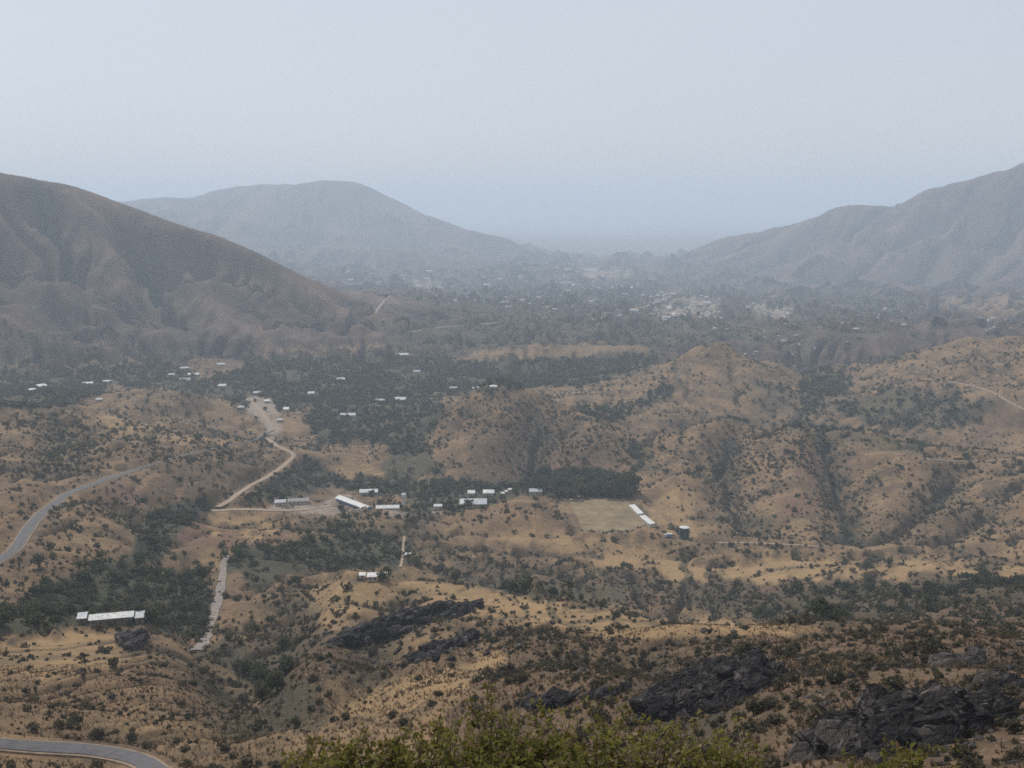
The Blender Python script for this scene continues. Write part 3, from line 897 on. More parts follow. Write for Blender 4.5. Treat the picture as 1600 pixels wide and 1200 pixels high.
M['rockdark'] = rock_mat("dark_varnished_rock", (0.013, 0.011, 0.012), (0.105, 0.09, 0.08))
M['rockgrey'] = rock_mat("weathered_grey_rock", (0.055, 0.047, 0.043), (0.18, 0.155, 0.135))

# ------------------------------------------------------------------ object helpers
def tag(o, label=None, cat=None, group=None, kind=None):
    if label: o['label'] = label
    if cat: o['category'] = cat
    if group: o['group'] = group
    if kind: o['kind'] = kind
    return o

def link(name, me, parent=None):
    o = bpy.data.objects.new(name, me)
    col.objects.link(o)
    if parent is not None:
        o.parent = parent
    return o

def empty(name, loc, rz=0.0):
    o = bpy.data.objects.new(name, None)
    o.empty_display_size = 0.5
    o.location = loc
    o.rotation_euler = (0, 0, rz)
    col.objects.link(o)
    return o

def np_mesh(name, verts, faces, mat, smooth=False):
    """verts (n,3), faces (m,k) with k = 3 or 4"""
    verts = np.ascontiguousarray(verts, np.float32)
    faces = np.ascontiguousarray(faces, np.int32)
    me = bpy.data.meshes.new(name)
    k = faces.shape[1]
    me.vertices.add(len(verts)); me.vertices.foreach_set("co", verts.ravel())
    me.loops.add(faces.size); me.loops.foreach_set("vertex_index", faces.ravel())
    me.polygons.add(len(faces))
    me.polygons.foreach_set("loop_start", np.arange(0, faces.size, k, dtype=np.int32))
    me.polygons.foreach_set("use_smooth", np.full(len(faces), smooth))
    me.update(calc_edges=True)
    me.validate()
    if mat: me.materials.append(mat)
    return me

def bm_mesh(name, bm, mat, smooth=False):
    me = bpy.data.meshes.new(name)
    bm.normal_update()
    for f in bm.faces: f.smooth = smooth
    bm.to_mesh(me); bm.free()
    if mat: me.materials.append(mat)
    return me

def bx(bm, x0, x1, y0, y1, z0, z1):
    v = [bm.verts.new((x, y, z)) for z in (z0, z1) for y in (y0, y1) for x in (x0, x1)]
    for q in ((0, 2, 3, 1), (4, 5, 7, 6), (0, 1, 5, 4), (2, 6, 7, 3), (0, 4, 6, 2), (1, 3, 7, 5)):
        bm.faces.new([v[i] for i in q])

def tube(bm, p0, p1, r0, r1, n=8, cap=True):
    p0, p1 = Vector(p0), Vector(p1)
    q = (p1 - p0).to_track_quat('Z', 'Y')
    a = [bm.verts.new(p0 + q @ Vector((math.cos(t) * r0, math.sin(t) * r0, 0))) for t in (2 * math.pi * i / n for i in range(n))]
    b = [bm.verts.new(p1 + q @ Vector((math.cos(t) * r1, math.sin(t) * r1, 0))) for t in (2 * math.pi * i / n for i in range(n))]
    for i in range(n):
        bm.faces.new((a[i], a[(i + 1) % n], b[(i + 1) % n], b[i]))
    if cap:
        bm.faces.new(b); bm.faces.new(a[::-1])

# ------------------------------------------------------------------ terrain sheet, split into valley ground and the mountains
PX, PY = project(X, Y, Z)
WOOD, BARE, PALE, RED = zone_vals(PX, PY)
def blur(A, k=1):
    for _ in range(k):
        A = A.copy()
        A[1:-1] = 0.25 * A[:-2] + 0.5 * A[1:-1] + 0.25 * A[2:]
        A[:, 1:-1] = 0.25 * A[:, :-2] + 0.5 * A[:, 1:-1] + 0.25 * A[:, 2:]
    return A
SCRUB = np.zeros(X.shape)
for poly in SCRUBS:
    SCRUB = np.maximum(SCRUB, softpoly(PX, PY, poly, 14).astype(float))
HILL = np.clip((DD - 1800) / 250, 0, 1) * np.clip(1.0 - BARE * 0.6, 0, 1)
nr, nc = X.shape
verts = np.stack([X.ravel(), Y.ravel(), Z.ravel()], 1)
ii = np.arange(nr - 1)[:, None] * nc + np.arange(nc - 1)[None]
quads = np.stack([ii, ii + 1, ii + 1 + nc, ii + nc], -1)          # normals point up
Dq = DD[:-1, :-1]; Zq = Z[:-1, :-1]; Tq = TT[:-1, :-1]
Lbl = np.zeros(Dq.shape, int)
Lbl[(Dq > 1880) & (Dq < 3600) & (Tq < R(-4.5)) & (Zq > 35)] = 1
Lbl[(Dq > 5500) & (Dq < 15000) & (Tq < R(3)) & (Zq > -110)] = 2
Lbl[(Dq > 4200) & (Dq < 13000) & (Tq > R(3)) & (Zq > -50)] = 3
nx_, ny_, nz_ = None, None, None
def terrain_part(k, name, label):
    q = quads[Lbl == k].reshape(-1, 4)
    used, inv = np.unique(q, return_inverse=True)
    me = np_mesh(name, verts[used], inv.reshape(-1, 4), M['ground'], True)
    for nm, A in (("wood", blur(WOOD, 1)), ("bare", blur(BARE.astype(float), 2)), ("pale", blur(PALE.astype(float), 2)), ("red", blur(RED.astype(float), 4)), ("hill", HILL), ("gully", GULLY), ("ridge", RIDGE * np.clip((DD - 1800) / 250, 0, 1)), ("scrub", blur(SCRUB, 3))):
        at = me.attributes.new(nm, 'FLOAT', 'POINT')
        at.data.foreach_set("value", np.ascontiguousarray(A.ravel()[used], np.float32))
    return tag(link(name, me), label, "terrain", kind='structure')
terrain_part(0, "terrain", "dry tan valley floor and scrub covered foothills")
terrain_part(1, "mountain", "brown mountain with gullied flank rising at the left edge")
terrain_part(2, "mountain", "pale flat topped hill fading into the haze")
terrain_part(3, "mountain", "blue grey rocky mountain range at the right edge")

# ------------------------------------------------------------------ roads
def strip(name, Q, width, lift, mat, label, crown=0.06):
    n = len(Q)
    T = np.gradient(Q[:, :2], axis=0)
    T /= np.linalg.norm(T, axis=1)[:, None] + 1e-9
    N = np.stack([T[:, 1], -T[:, 0]], 1)
    offs = [-0.5, -0.48, 0, 0.48, 0.5]
    hz = [-0.5, 0.0, crown, 0.0, -0.5]
    V = []
    wob = 1 + (0.35 if mat is M['riverbed'] else 0.10) * noise2(np.arange(n) / 3.0, np.zeros(n), 5)
    for o, h in zip(offs, hz):
        V.append(np.concatenate([Q[:, :2] + N * (o * width * wob)[:, None], (Q[:, 2] + lift + h)[:, None]], 1))
    V = np.stack(V, 1).reshape(-1, 3)
    F_ = []
    i = (np.arange(n - 1) * 5)[:, None] + np.arange(4)[None]
    F_ = np.stack([i, i + 5, i + 6, i + 1], -1).reshape(-1, 4)
    me = np_mesh(name, V, F_, mat, False)
    bm = bmesh.new(); bm.from_mesh(me)
    bmesh.ops.recalc_face_normals(bm, faces=bm.faces)
    if sum(f.normal.z for f in bm.faces) < 0:
        bmesh.ops.reverse_faces(bm, faces=bm.faces)
    bm.to_mesh(me); bm.free()
    return tag(link(name, me), label, "road", kind='structure')
def road(key, name, mat, label, shoulder=None):
    Q, wd = ROADS[key]
    if shoulder:
        strip("road_shoulder", Q, wd * 1.25, -0.02, M['gravel'], shoulder, 0.02)
        strip(name, Q, wd * 0.95, 0.12, mat, label)
    else:
        strip(name, Q, wd, 0.1, mat, label)
road('main', "road", M['asphalt'], "grey tarred road curving round the left hillside", "pale gravel shoulder of the road round the left hillside")
road('far', "road", M['asphalt'], "dark far end of the hillside road cut across the left hill")
road('lower', "road", M['asphalt'], "grey tarred road crossing the lower left corner", "gravel shoulder of the road in the lower left corner")
road('town', "road", M['dust'], "pale road widening at the hamlet beyond the left hill")
road('descent', "track", M['dust'], "pale dirt track with a sharp bend dropping to the trees")
road('riverbed', "track", M['riverbed'], "grey gravel track beside the wooded ravine")
road('school', "track", M['dust'], "pale dirt track leading to the school buildings")
road('valley', "road", M['dust'], "thin pale road running straight across the wooded valley to the town")
road('hamlet', "track", M['dust'], "short pale track climbing the foot of the left mountain")
road('tanktrack', "track", M['dust'], "dirt track right of the dark green tank")
road('ridge', "track", M['dust'], "pale track over the knoll at the right edge")
road('saddle', "track", M['dust'], "narrow dirt track on the crest of the right hill")
road('path', "path", M['dust'], "narrow pale footpath beside the small white pump house")

# playing field: turf sheet with a worn middle and chalk lines
bm = bmesh.new()
FP = [Vector((p[0], p[1], fz)) for p in FIELD]
def fpt(u, v, dz):
    a = FP[0].lerp(FP[1], u); b = FP[3].lerp(FP[2], u)
    p = a.lerp(b, v); p.z = fz + dz
    return p
N_ = 16
vv = [[bm.verts.new(fpt(i / N_, j / N_, 0.02 * random.random())) for i in range(N_ + 1)] for j in range(N_ + 1)]
for j in range(N_):
    for i in range(N_):
        bm.faces.new((vv[j][i], vv[j + 1][i], vv[j + 1][i + 1], vv[j][i + 1]))
tag(link("playing_field", bm_mesh("playing_field", bm, M['field'], True)), "flat brown playing field between two hills", "field", kind='structure')

# ------------------------------------------------------------------ buildings
def house(name, label, cat, P, h, roof_kind, roofmat, wallmat, rise=1.6, over=0.5, windows=0, doors=0, group=None, chimney=False):
    root = empty(name, (P.x, P.y, P.z), P.rot)
    tag(root, label, cat, group)
    Lh, Wh = P.length / 2, P.depth / 2
    bm = bmesh.new()
    base = -1.2
    if roof_kind == 'gable':
        pr = [(-Wh, base), (Wh, base), (Wh, h), (0, h + rise - 0.05), (-Wh, h)]
    elif roof_kind == 'mono':
        pr = [(-Wh, base), (Wh, base), (Wh, h + rise - 0.05), (-Wh, h)]
    else:
        pr = [(-Wh, base), (Wh, base), (Wh, h), (-Wh, h)]
    a = [bm.verts.new((-Lh, y, z)) for y, z in pr]
    b = [bm.verts.new((Lh, y, z)) for y, z in pr]
    bm.faces.new(a[::-1]); bm.faces.new(b)
    for i in range(len(pr)):
        j = (i + 1) % len(pr)
        bm.faces.new((a[i], a[j], b[j], b[i]))
    bmesh.ops.recalc_face_normals(bm, faces=bm.faces)
    link("wall", bm_mesh("wall", bm, wallmat), root)
    # roof: a real sheet with thickness and eaves
    bm = bmesh.new()
    t = 0.14
    X_, Y_ = Lh + over, Wh + over
    sl = rise / Wh if roof_kind == 'gable' else (rise / (2 * Wh))
    if roof_kind == 'gable':
        prof = [(-Y_, h - sl * over), (0, h + rise), (Y_, h - sl * over)]
        n_ = len(prof)
        lo = [[bm.verts.new((x, y, z)) for y, z in prof] for x in (-X_, X_)]
        hi = [[bm.verts.new((x, y, z + t)) for y, z in prof] for x in (-X_, X_)]
        for i in range(n_ - 1):
            bm.faces.new((hi[0][i], hi[0][i + 1], hi[1][i + 1], hi[1][i]))
            bm.faces.new((lo[0][i], lo[1][i], lo[1][i + 1], lo[0][i + 1]))
        for e in (0, 1):
            for i in range(n_ - 1):
                bm.faces.new((lo[e][i], lo[e][i + 1], hi[e][i + 1], hi[e][i]))
        for i in (0, n_ - 1):
            bm.faces.new((lo[0][i], hi[0][i], hi[1][i], lo[1][i]))
    elif roof_kind == 'mono':
        c = [(-X_, -Y_, h - sl * over), (X_, -Y_, h - sl * over), (X_, Y_, h + rise + sl * over), (-X_, Y_, h + rise + sl * over)]
        lo = [bm.verts.new(p) for p in c]
        hi = [bm.verts.new((p[0], p[1], p[2] + t)) for p in c]
        bm.faces.new(hi); bm.faces.new(lo[::-1])
        for i in range(4):
            bm.faces.new((lo[i], lo[(i + 1) % 4], hi[(i + 1) % 4], hi[i]))
    else:                                                   # hip
        rl = max(Lh - Wh * 0.9, 0.3)
        c = [(-X_, -Y_, h), (X_, -Y_, h), (X_, Y_, h), (-X_, Y_, h)]
        lo = [bm.verts.new(p) for p in c]
        md = [bm.verts.new((p[0], p[1], h + t)) for p in c]
        r0, r1 = bm.verts.new((-rl, 0, h + rise)), bm.verts.new((rl, 0, h + rise))
        bm.faces.new(lo[::-1])
        for i in range(4):
            bm.faces.new((lo[i], lo[(i + 1) % 4], md[(i + 1) % 4], md[i]))
        bm.faces.new((md[0], md[1], r1, r0)); bm.faces.new((md[1], md[2], r1))
        bm.faces.new((md[2], md[3], r0, r1)); bm.faces.new((md[3], md[0], r0))
    bmesh.ops.recalc_face_normals(bm, faces=bm.faces)
    rf = link("roof", bm_mesh("roof", bm, roofmat), root)
    if chimney:
        bm = bmesh.new(); bx(bm, Lh * 0.5, Lh * 0.5 + 0.8, 0.3, 1.1, h + rise * 0.5, h + rise + 1.1)
        link("chimney", bm_mesh("chimney", bm, wallmat), rf)
    nslot = windows + doors
    for k in range(nslot):
        x = -Lh + (k + 0.5) * 2 * Lh / nslot
        bm = bmesh.new()
        if doors and k == nslot // 2:
            bx(bm, x - 0.5, x + 0.5, -Wh - 0.06, -Wh + 0.02, -0.1, 2.0)
            link("door", bm_mesh("door", bm, M['door']), root)
        else:
            bx(bm, x - 0.72, x + 0.72, -Wh - 0.05, -Wh + 0.02, 0.9, 2.0)
            f = link("window", bm_mesh("window", bm, M['white']), root)
            bm = bmesh.new(); bx(bm, x - 0.62, x + 0.62, -Wh - 0.08, -Wh - 0.04, 1.0, 1.9)
            link("pane", bm_mesh("pane", bm, M['glass']), f)
    return root

H = house
H("farmhouse", "long farmhouse under a bright white roof on the brow of the lower left spur", "house", PLOTS['farmhouse'], 2.8, 'gable', M['white'], M['darkwall'], 0.9, 0.5, 5, 1, chimney=False)
H("shed", "small grey shed against the left end of the farmhouse", "shed", PLOTS['annex'], 2.1, 'mono', M['palegrey'], M['darkwall'], 0.4, 0.3, 0, 1)
H("carport", "small grey lean-to at the right end of the farmhouse", "shed", PLOTS['carport'], 2.2, 'mono', M['palegrey'], M['darkwall'], 0.7, 0.3, 0, 1)
H("cottage", "low cream cottage with a white roof on the crest of the central spur", "house", PLOTS['cottage'], 2.4, 'mono', M['white'], M['wall'], 0.5, 0.3, 3, 1)
H("shed", "small white shed just left of the low cream cottage", "shed", PLOTS['shed'], 2.0, 'mono', M['white'], M['wall'], 0.3, 0.2, 0, 1)
H("school_building", "longest white roofed school building slanting down to the right", "school", PLOTS['classroom'], 3.2, 'gable', M['white'], M['bluewall'], 1.6, 0.7, 8, 1)
H("school_building", "white roofed school building half hidden behind the longest one", "school", PLOTS['hall'], 3.4, 'gable', M['white'], M['wall'], 1.8, 0.5, 4, 1)
H("school_building", "straight white roofed school building left of the white water tower", "school", PLOTS['block'], 3.0, 'gable', M['white'], M['wall'], 1.4, 0.5, 6, 1)
H("hut", "small cream hut in the trees right of the white water tower", "hut", PLOTS['hut'], 2.6, 'gable', M['white'], M['wall'], 1.0, 0.3, 1, 1)
H("hall", "large hall under a broad pale hipped roof beside the trees", "hall", PLOTS['hip'], 3.0, 'hip', M['palegrey'], M['wall'], 2.6, 0.8, 7, 1)
H("house", "white house behind the hipped roof hall, the left one of two", "house", PLOTS['gable_a'], 3.0, 'gable', M['white'], M['wall'], 1.5, 0.4, 2, 1)
H("house", "white house behind the hipped roof hall, the right one of two", "house", PLOTS['gable_b'], 3.0, 'hip', M['white'], M['wall'], 1.8, 0.4, 3, 1)
H("kiosk", "tiny white kiosk nearest the hipped roof hall, first of three in a row", "kiosk", PLOTS['kiosk_a'], 2.4, 'mono', M['white'], M['wall'], 0.4, 0.2, 0, 1, "three small white kiosks among the trees")
H("kiosk", "tiny white kiosk in the middle of three in a row", "kiosk", PLOTS['kiosk_b'], 2.3, 'mono', M['white'], M['wall'], 0.4, 0.2, 0, 1, "three small white kiosks among the trees")
H("kiosk", "tiny white kiosk farthest up the row of three", "kiosk", PLOTS['kiosk_c'], 2.4, 'mono', M['white'], M['wall'], 0.4, 0.2, 0, 1, "three small white kiosks among the trees")
H("house", "pale grey roofed house at the left end of the tall trees above the playing field", "house", PLOTS['grey'], 3.0, 'gable', M['palegrey'], M['wall'], 1.6, 0.4, 3, 1)
H("yard_shed", "grey roofed yard shed at the left end of the pale school yard", "shed", PLOTS['yard_a'], 2.8, 'gable', M['palegrey'], M['wall'], 1.2, 0.4, 2, 1)
H("yard_shed", "long grey roofed yard shed in the middle of the pale school yard", "shed", PLOTS['yard_b'], 2.8, 'gable', M['grey'], M['wall'], 1.2, 0.4, 4, 1)
H("field_pavilion", "narrow white roofed pavilion at the upper corner of the playing field", "pavilion", PLOTS['stand_a'], 2.6, 'mono', M['white'], M['wall'], 0.5, 0.3, 3, 1, "white pavilions along the playing field")
H("field_pavilion", "narrow white roofed pavilion at the lower corner of the playing field", "pavilion", PLOTS['stand_b'], 2.6, 'mono', M['white'], M['wall'], 0.5, 0.3, 3, 1, "white pavilions along the playing field")
H("pump_house", "tiny white roofed pump house beside the narrow footpath", "hut", PLOTS['pump'], 2.1, 'mono', M['white'], M['wall'], 0.3, 0.2, 0, 1)

valley_lab = {
    'v1': "white roofed house at the far left, the nearer of two close together", 'v2': "white roofed house at the far left, the farther of two close together",
    'v3': "small white roofed house in the woods right of the two far left houses", 'v4': "grey roofed house in the woods below the left mountain",
    'v5': "wide grey roofed house at the foot of the left mountain", 'v6': "bright white roofed house above the wide grey roofed one",
    'v7': "small pale house, topmost of the cluster below the left mountain", 'v8': "small pale house in the woods right of the house cluster",
    'v9': "broad pale building alone in the wooded side valley", 'v10': "grey blue building above the broad pale one in the side valley",
    'v11': "long pale building at the head of the wooded side valley", 'v12': "left one of two white houses on the valley floor behind the middle hill",
    'v13': "right one of two white houses on the flat behind the middle hill", 'v14': "long pale building alone in the dark woods of the valley",
    'v15': "lone pale house on the track below the left mountain", 'v16': "small grey house left of the house cluster below the left mountain",
    'v17': "long low grey house behind the left end of the middle hill", 'v18': "grey house where the pale road leaves the hamlet",
    'v19': "pale house at the right side of the hamlet road bend", 'v20': "white house right of the hamlet road",
    'v21': "small white house above the hamlet road", 'v22': "grey house left of the hamlet road",
    'v23': "pale house in the dark valley woods left of centre", 'v24': "small pale house in the dark valley woods near the long building",
    'v25': "small pale house on the back of the left hill", 'v26': "small grey house in the woods right of the hamlet",
}
for k, lab in valley_lab.items():
    rm = M['white'] if 'white' in lab else (M['grey'] if 'grey' in lab and int(k[1:]) % 2 else M['palegrey'])
    H("house", lab, "house", PLOTS[k], 3.0, ('gable', 'hip', 'mono')[int(k[1:]) % 3], rm, M['wall'], 1.5, 0.4, 3, 1, "houses scattered through the valley woods")

# dark green tank with a white lid
P = PLOTS['tank']
root = tag(empty("water_tank", (P.x, P.y, P.z)), "tall dark green cylindrical tank with a white top beside the playing field", "tank")
bm = bmesh.new(); tube(bm, (0, 0, -0.5), (0, 0, 8.6), 3.7, 3.7, 40)
for z in (2.0, 4.2, 6.4): tube(bm, (0, 0, z), (0, 0, z + 0.12), 3.76, 3.76, 40)
link("tank_body", bm_mesh("tank_body", bm, M['tankgreen']), root)
bm = bmesh.new(); tube(bm, (0, 0, 8.6), (0, 0, 8.8), 3.85, 3.85, 40); tube(bm, (0, 0, 8.8), (0, 0, 9.2), 3.7, 0.6, 40)
link("lid", bm_mesh("lid", bm, M['white']), root)
bm = bmesh.new()
for s in (-0.25, 0.25): tube(bm, (s, -3.85, -0.2), (s, -3.85, 8.8), 0.04, 0.04, 5)
for k in range(22): tube(bm, (-0.25, -3.85, 0.3 + k * 0.38), (0.25, -3.85, 0.3 + k * 0.38), 0.03, 0.03, 4)
link("ladder", bm_mesh("ladder", bm, M['palegrey']), root)

# white water tower at the school
P = PLOTS['tower']
root = tag(empty("water_tower", (P.x, P.y, P.z)), "slender white water tower at the end of the straight school building", "tower")
bm = bmesh.new(); tube(bm, (0, 0, -0.5), (0, 0, 9.5), 1.0, 0.85, 16)
link("shaft", bm_mesh("shaft", bm, M['white']), root)
bm = bmesh.new(); tube(bm, (0, 0, 9.5), (0, 0, 10.2), 0.85, 1.8, 20); tube(bm, (0, 0, 10.2), (0, 0, 13.2), 1.8, 1.8, 20); tube(bm, (0, 0, 13.2), (0, 0, 13.9), 1.9, 0.1, 20)
link("tank", bm_mesh("tank", bm, M['white']), root)

# parked truck left of the tank
P = PLOTS['vehicle']
root = tag(empty("parked_truck", (P.x, P.y, P.z), P.rot), "small white truck with a blue side parked left of the dark green tank", "truck")
bm = bmesh.new(); bx(bm, -3.0, -1.1, -1.05, 1.05, 0.6, 2.5)
bmesh.ops.bevel(bm, geom=[e for e in bm.edges], offset=0.18, segments=2, affect='EDGES')
link("cab", bm_mesh("cab", bm, M['white']), root)
bm = bmesh.new(); bx(bm, -3.03, -2.9, -0.85, 0.85, 1.5, 2.2); link("windscreen", bm_mesh("windscreen", bm, M['glass']), root)
bm = bmesh.new(); bx(bm, -1.0, 3.0, -1.15, 1.15, 0.9, 3.0)
link("cargo_box", bm_mesh("cargo_box", bm, M['bluewall']), root)
bm = bmesh.new(); bx(bm, -1.05, 3.05, -1.2, 1.2, 3.0, 3.1); link("cargo_roof", bm_mesh("cargo_roof", bm, M['white']), root)
bm = bmesh.new(); bx(bm, -3.0, 3.0, -0.5, 0.5, 0.45, 0.75); link("chassis", bm_mesh("chassis", bm, M['rubber']), root)
for x in (-2.1, 1.9):
    for y in (-0.95, 0.95):
        bm = bmesh.new(); tube(bm, (x, y - 0.14, 0.42), (x, y + 0.14, 0.42), 0.42, 0.42, 14)
        link("wheel", bm_mesh("wheel", bm, M['rubber']), root)

# far town: every speck a house
TOWN = [
    ([(620, 425), (740, 415), (900, 405), (1000, 430), (1050, 470), (1000, 510), (850, 490), (700, 470), (640, 450)], 150, "pale house among the trees of the hazy town", "houses of the hazy town in the trees"),
    ([(1000, 455), (1130, 465), (1135, 500), (1040, 502), (990, 490)], 64, "white roofed house in the bright centre of the hazy town", "houses in the bright town centre"),
    ([(1160, 470), (1240, 478), (1230, 500), (1170, 492)], 18, "white house in the small cluster right of the town centre", "houses right of the town centre"),
    ([(1330, 475), (1430, 485), (1425, 510), (1340, 505)], 14, "white house below the foot of the right mountains", "houses below the right mountains"),
    ([(1520, 495), (1600, 500), (1600, 520), (1540, 518)], 9, "white house beside the flat knoll at the right edge", "houses at the right edge"),
    ([(1100, 500), (1350, 502), (1320, 560), (1150, 555)], 24, "pale house scattered on the scrubby flat before the town", "houses on the flat before the town"),
    ([(520, 402), (630, 420), (610, 445), (545, 442)], 18, "pale house on the slope under the hazy far hill", "houses under the far hill"),
]
def simple_house(L, W, h, rise, roofmat, wallmat):
    bm = bmesh.new()
    Lh, Wh = L / 2, W / 2
    pr = [(-Wh, -2), (Wh, -2), (Wh, h), (0, h + rise), (-Wh, h)]
    a = [bm.verts.new((-Lh, y, z)) for y, z in pr]; b = [bm.verts.new((Lh, y, z)) for y, z in pr]
    fs = [bm.faces.new(a[::-1]), bm.faces.new(b)]
    for i in range(5):
        j = (i + 1) % 5
        f = bm.faces.new((a[i], a[j], b[j], b[i]))
        if i in (2, 3): f.material_index = 1
    bmesh.ops.recalc_face_normals(bm, faces=bm.faces)
    me = bm_mesh("town_house", bm, wallmat)
    me.materials.append(roofmat)
    return me
protos = [simple_house(11, 8, 3, 1.6, M['white'], M['wall']), simple_house(15, 9, 3.2, 2, M['palegrey'], M['wall']), simple_house(20, 10, 3.5, 1.8, M['white'], M['wall']),
          simple_house(9, 8, 2.8, 1.2, M['grey'], M['wall']), simple_house(13, 8, 3, 1.4, M['palegrey'], M['darkwall']), simple_house(27, 12, 5, 2.2, M['white'], M['white'])]
for poly, cnt, lab, grp in TOWN:
    xs = [p[0] for p in poly]; ys = [p[1] for p in poly]
    k = 0
    while k < cnt:
        px, py = random.uniform(min(xs), max(xs)), random.uniform(min(ys), max(ys))
        if not inpoly(np.array([px]), np.array([py]), poly)[0]: continue
        p = march(px, py)
        wts = [3, 5, 1, 6, 5, 0.6] if 'bright' not in lab else [4, 4, 3, 3, 2, 2]
        o = link("town_house", random.choices(protos, wts)[0])
        o.location = (p[0], p[1], float(ground_z(p[0], p[1])))
        sc_ = random.uniform(0.75, 1.25) * min(max(p[1] / 4300, 0.45), 1.3); o.scale = (sc_, sc_, sc_)
        o.rotation_euler = (0, 0, random.choice([0.2, 1.77]) + random.gauss(0, 0.15))
        tag(o, lab, "house", grp)
        k += 1

# ------------------------------------------------------------------ rocks
def hull_rock(seed, sx, sy, sz, n=16, sub=1, rough=0.05):
    r = random.Random(seed)
    bm = bmesh.new()
    for _ in range(n):
        v = Vector((r.uniform(-1, 1), r.uniform(-1, 1), r.uniform(-1, 1)))
        m_ = max(abs(v.x), abs(v.y), abs(v.z)); v = v / m_ * r.uniform(0.75, 1.0)
        bm.verts.new((v.x * sx, v.y * sy, v.z * sz))
    res = bmesh.ops.convex_hull(bm, input=bm.verts)
    bmesh.ops.delete(bm, geom=[g for g in bm.verts if not g.link_faces], context='VERTS')
    bmesh.ops.bevel(bm, geom=list(bm.edges), offset=min(sx, sy, sz) * 0.12, segments=1, affect='EDGES')
    bmesh.ops.triangulate(bm, faces=bm.faces)
    if sub:
        bmesh.ops.subdivide_edges(bm, edges=bm.edges, cuts=sub, use_grid_fill=True)
        for v in bm.verts:
            v.co += Vector((r.gauss(0, 1), r.gauss(0, 1), r.gauss(0, 1))) * rough * min(sx, sy, sz)
    return bm
def bm_arrays(bm):
    bmesh.ops.triangulate(bm, faces=bm.faces)
    bm.verts.index_update()
    V = np.array([v.co[:] for v in bm.verts]); Fc = np.array([[v.index for v in f.verts] for f in bm.faces])
    bm.free()
    return V, Fc
SLABS = [bm_arrays(hull_rock(100 + k, 1.0, 0.55, 0.28, 26, 2, 0.06)) for k in range(7)]
BOULD = [bm_arrays(hull_rock(200 + k, 1.0, 0.8, 0.65, 16, 1, 0.06)) for k in range(8)]
def rot_mat(rx, ry, rz):
    return np.array((Matrix.Rotation(rz, 3, 'Z') @ Matrix.Rotation(ry, 3, 'Y') @ Matrix.Rotation(rx, 3, 'X')))
def outcrop(label, poly, count, size, seed, mat, dip=0.35, steep=0.22):
    """one rock mass: bedded slabs piled over the outlined patch of hillside"""
    r = random.Random(seed)
    xs = [p[0] for p in poly]; ys = [p[1] for p in poly]
    Vs, Fs, off = [], [], 0
    pts = []
    while len(pts) < count:
        px, py = r.uniform(min(xs), max(xs)), r.uniform(min(ys), max(ys))
        if inpoly(np.array([px]), np.array([py]), poly)[0]:
            q = march(px, py)
            ys_in = np.linspace(py, max(ys), 24)                    # foot of the face below this point
            low = ys_in[inpoly(np.full(24, px), ys_in, poly)]
            foot = march(px, low[-1] if len(low) else py)
            d0, d1 = math.hypot(foot[0], foot[1]), math.hypot(q[0], q[1])
            d_ = d0 + steep * (d1 - d0)
            th, sl = ray(px, py)
            pts.append(np.array([d_ * math.sin(th), d_ * math.cos(th), CZ + float(sl) * d_ - size * 0.25]))
    for q in list(pts):                                             # and the mass continues into the hill behind and below
        g = float(ground_z(q[0], q[1] + size))
        if q[2] - g > size * 0.8:
            pts.append(np.array([q[0] + r.gauss(0, 0.3), q[1] + size * 0.9, g + (q[2] - g) * 0.55]))
            pts.append(np.array([q[0] + r.gauss(0, 0.3), q[1] + size * 0.5, g + (q[2] - g) * 0.1]))
    pts = np.array(pts)
    seen, rest, bridge = [0], list(range(1, len(pts))), []          # tie every slab to its nearest neighbour
    best = np.linalg.norm(pts - pts[0], axis=1); par = np.zeros(len(pts), int)
    while rest:
        k = min(rest, key=lambda q: best[q])
        for t in np.arange(size * 0.7, best[k], size * 0.7):
            bridge.append(pts[par[k]] + (pts[k] - pts[par[k]]) * t / best[k])
        rest.remove(k)
        dk = np.linalg.norm(pts - pts[k], axis=1)
        m_ = dk < best
        best[m_] = dk[m_]; par[m_] = k
    nb = len(pts)
    if bridge: pts = np.concatenate([pts, np.array(bridge)])
    c = pts.mean(0)
    spread = np.abs(pts - c).max(0)
    for q, p in enumerate(pts):
        V, Fc = r.choice(SLABS + BOULD[:2])
        s = size * (r.uniform(0.5, 1.45) if q < nb else 1.1)
        e = np.linalg.norm((p - c)[:2] / (spread[:2] + 1e-6))
        Rm = rot_mat(r.gauss(0.25, 0.16), -dip + r.gauss(0, 0.13), R(28) + r.gauss(0, 0.25))
        Vs.append((V * s * np.array([1.25, 1.0, 1.15])) @ Rm.T + np.array([p[0], p[1], p[2]]) - c)
        Fs.append(Fc + off); off += len(V)
    me = np_mesh("rock_outcrop", np.concatenate(Vs), np.concatenate(Fs), mat)
    me.materials.append(M['rockgrey'])
    mi = np.concatenate([np.full(len(f), 1 if r.random() < 0.24 else 0) for f in Fs]).astype(np.int32)  # lighter slabs strewn at random, their colour standing in for sunlit tops
    me.polygons.foreach_set("material_index", mi)
    o = link("rock_outcrop", me); o.location = c
    return tag(o, label, "rock outcrop")
outcrop("dark wedge shaped rock outcrop with a rounded top, the left of two big ones", [(995, 1118), (1020, 1080), (1070, 1052), (1120, 1032), (1180, 1028), (1215, 1048), (1180, 1085), (1130, 1108), (1060, 1125), (1010, 1130)], 210, 1.6, 1, M['rockdark'])
outcrop("largest dark jagged rock outcrop in the lower right corner", [(1255, 1185), (1285, 1140), (1335, 1108), (1385, 1085), (1440, 1080), (1500, 1095), (1560, 1092), (1580, 1110), (1540, 1140), (1470, 1165), (1380, 1185)], 260, 1.4, 2, M['rockdark'])
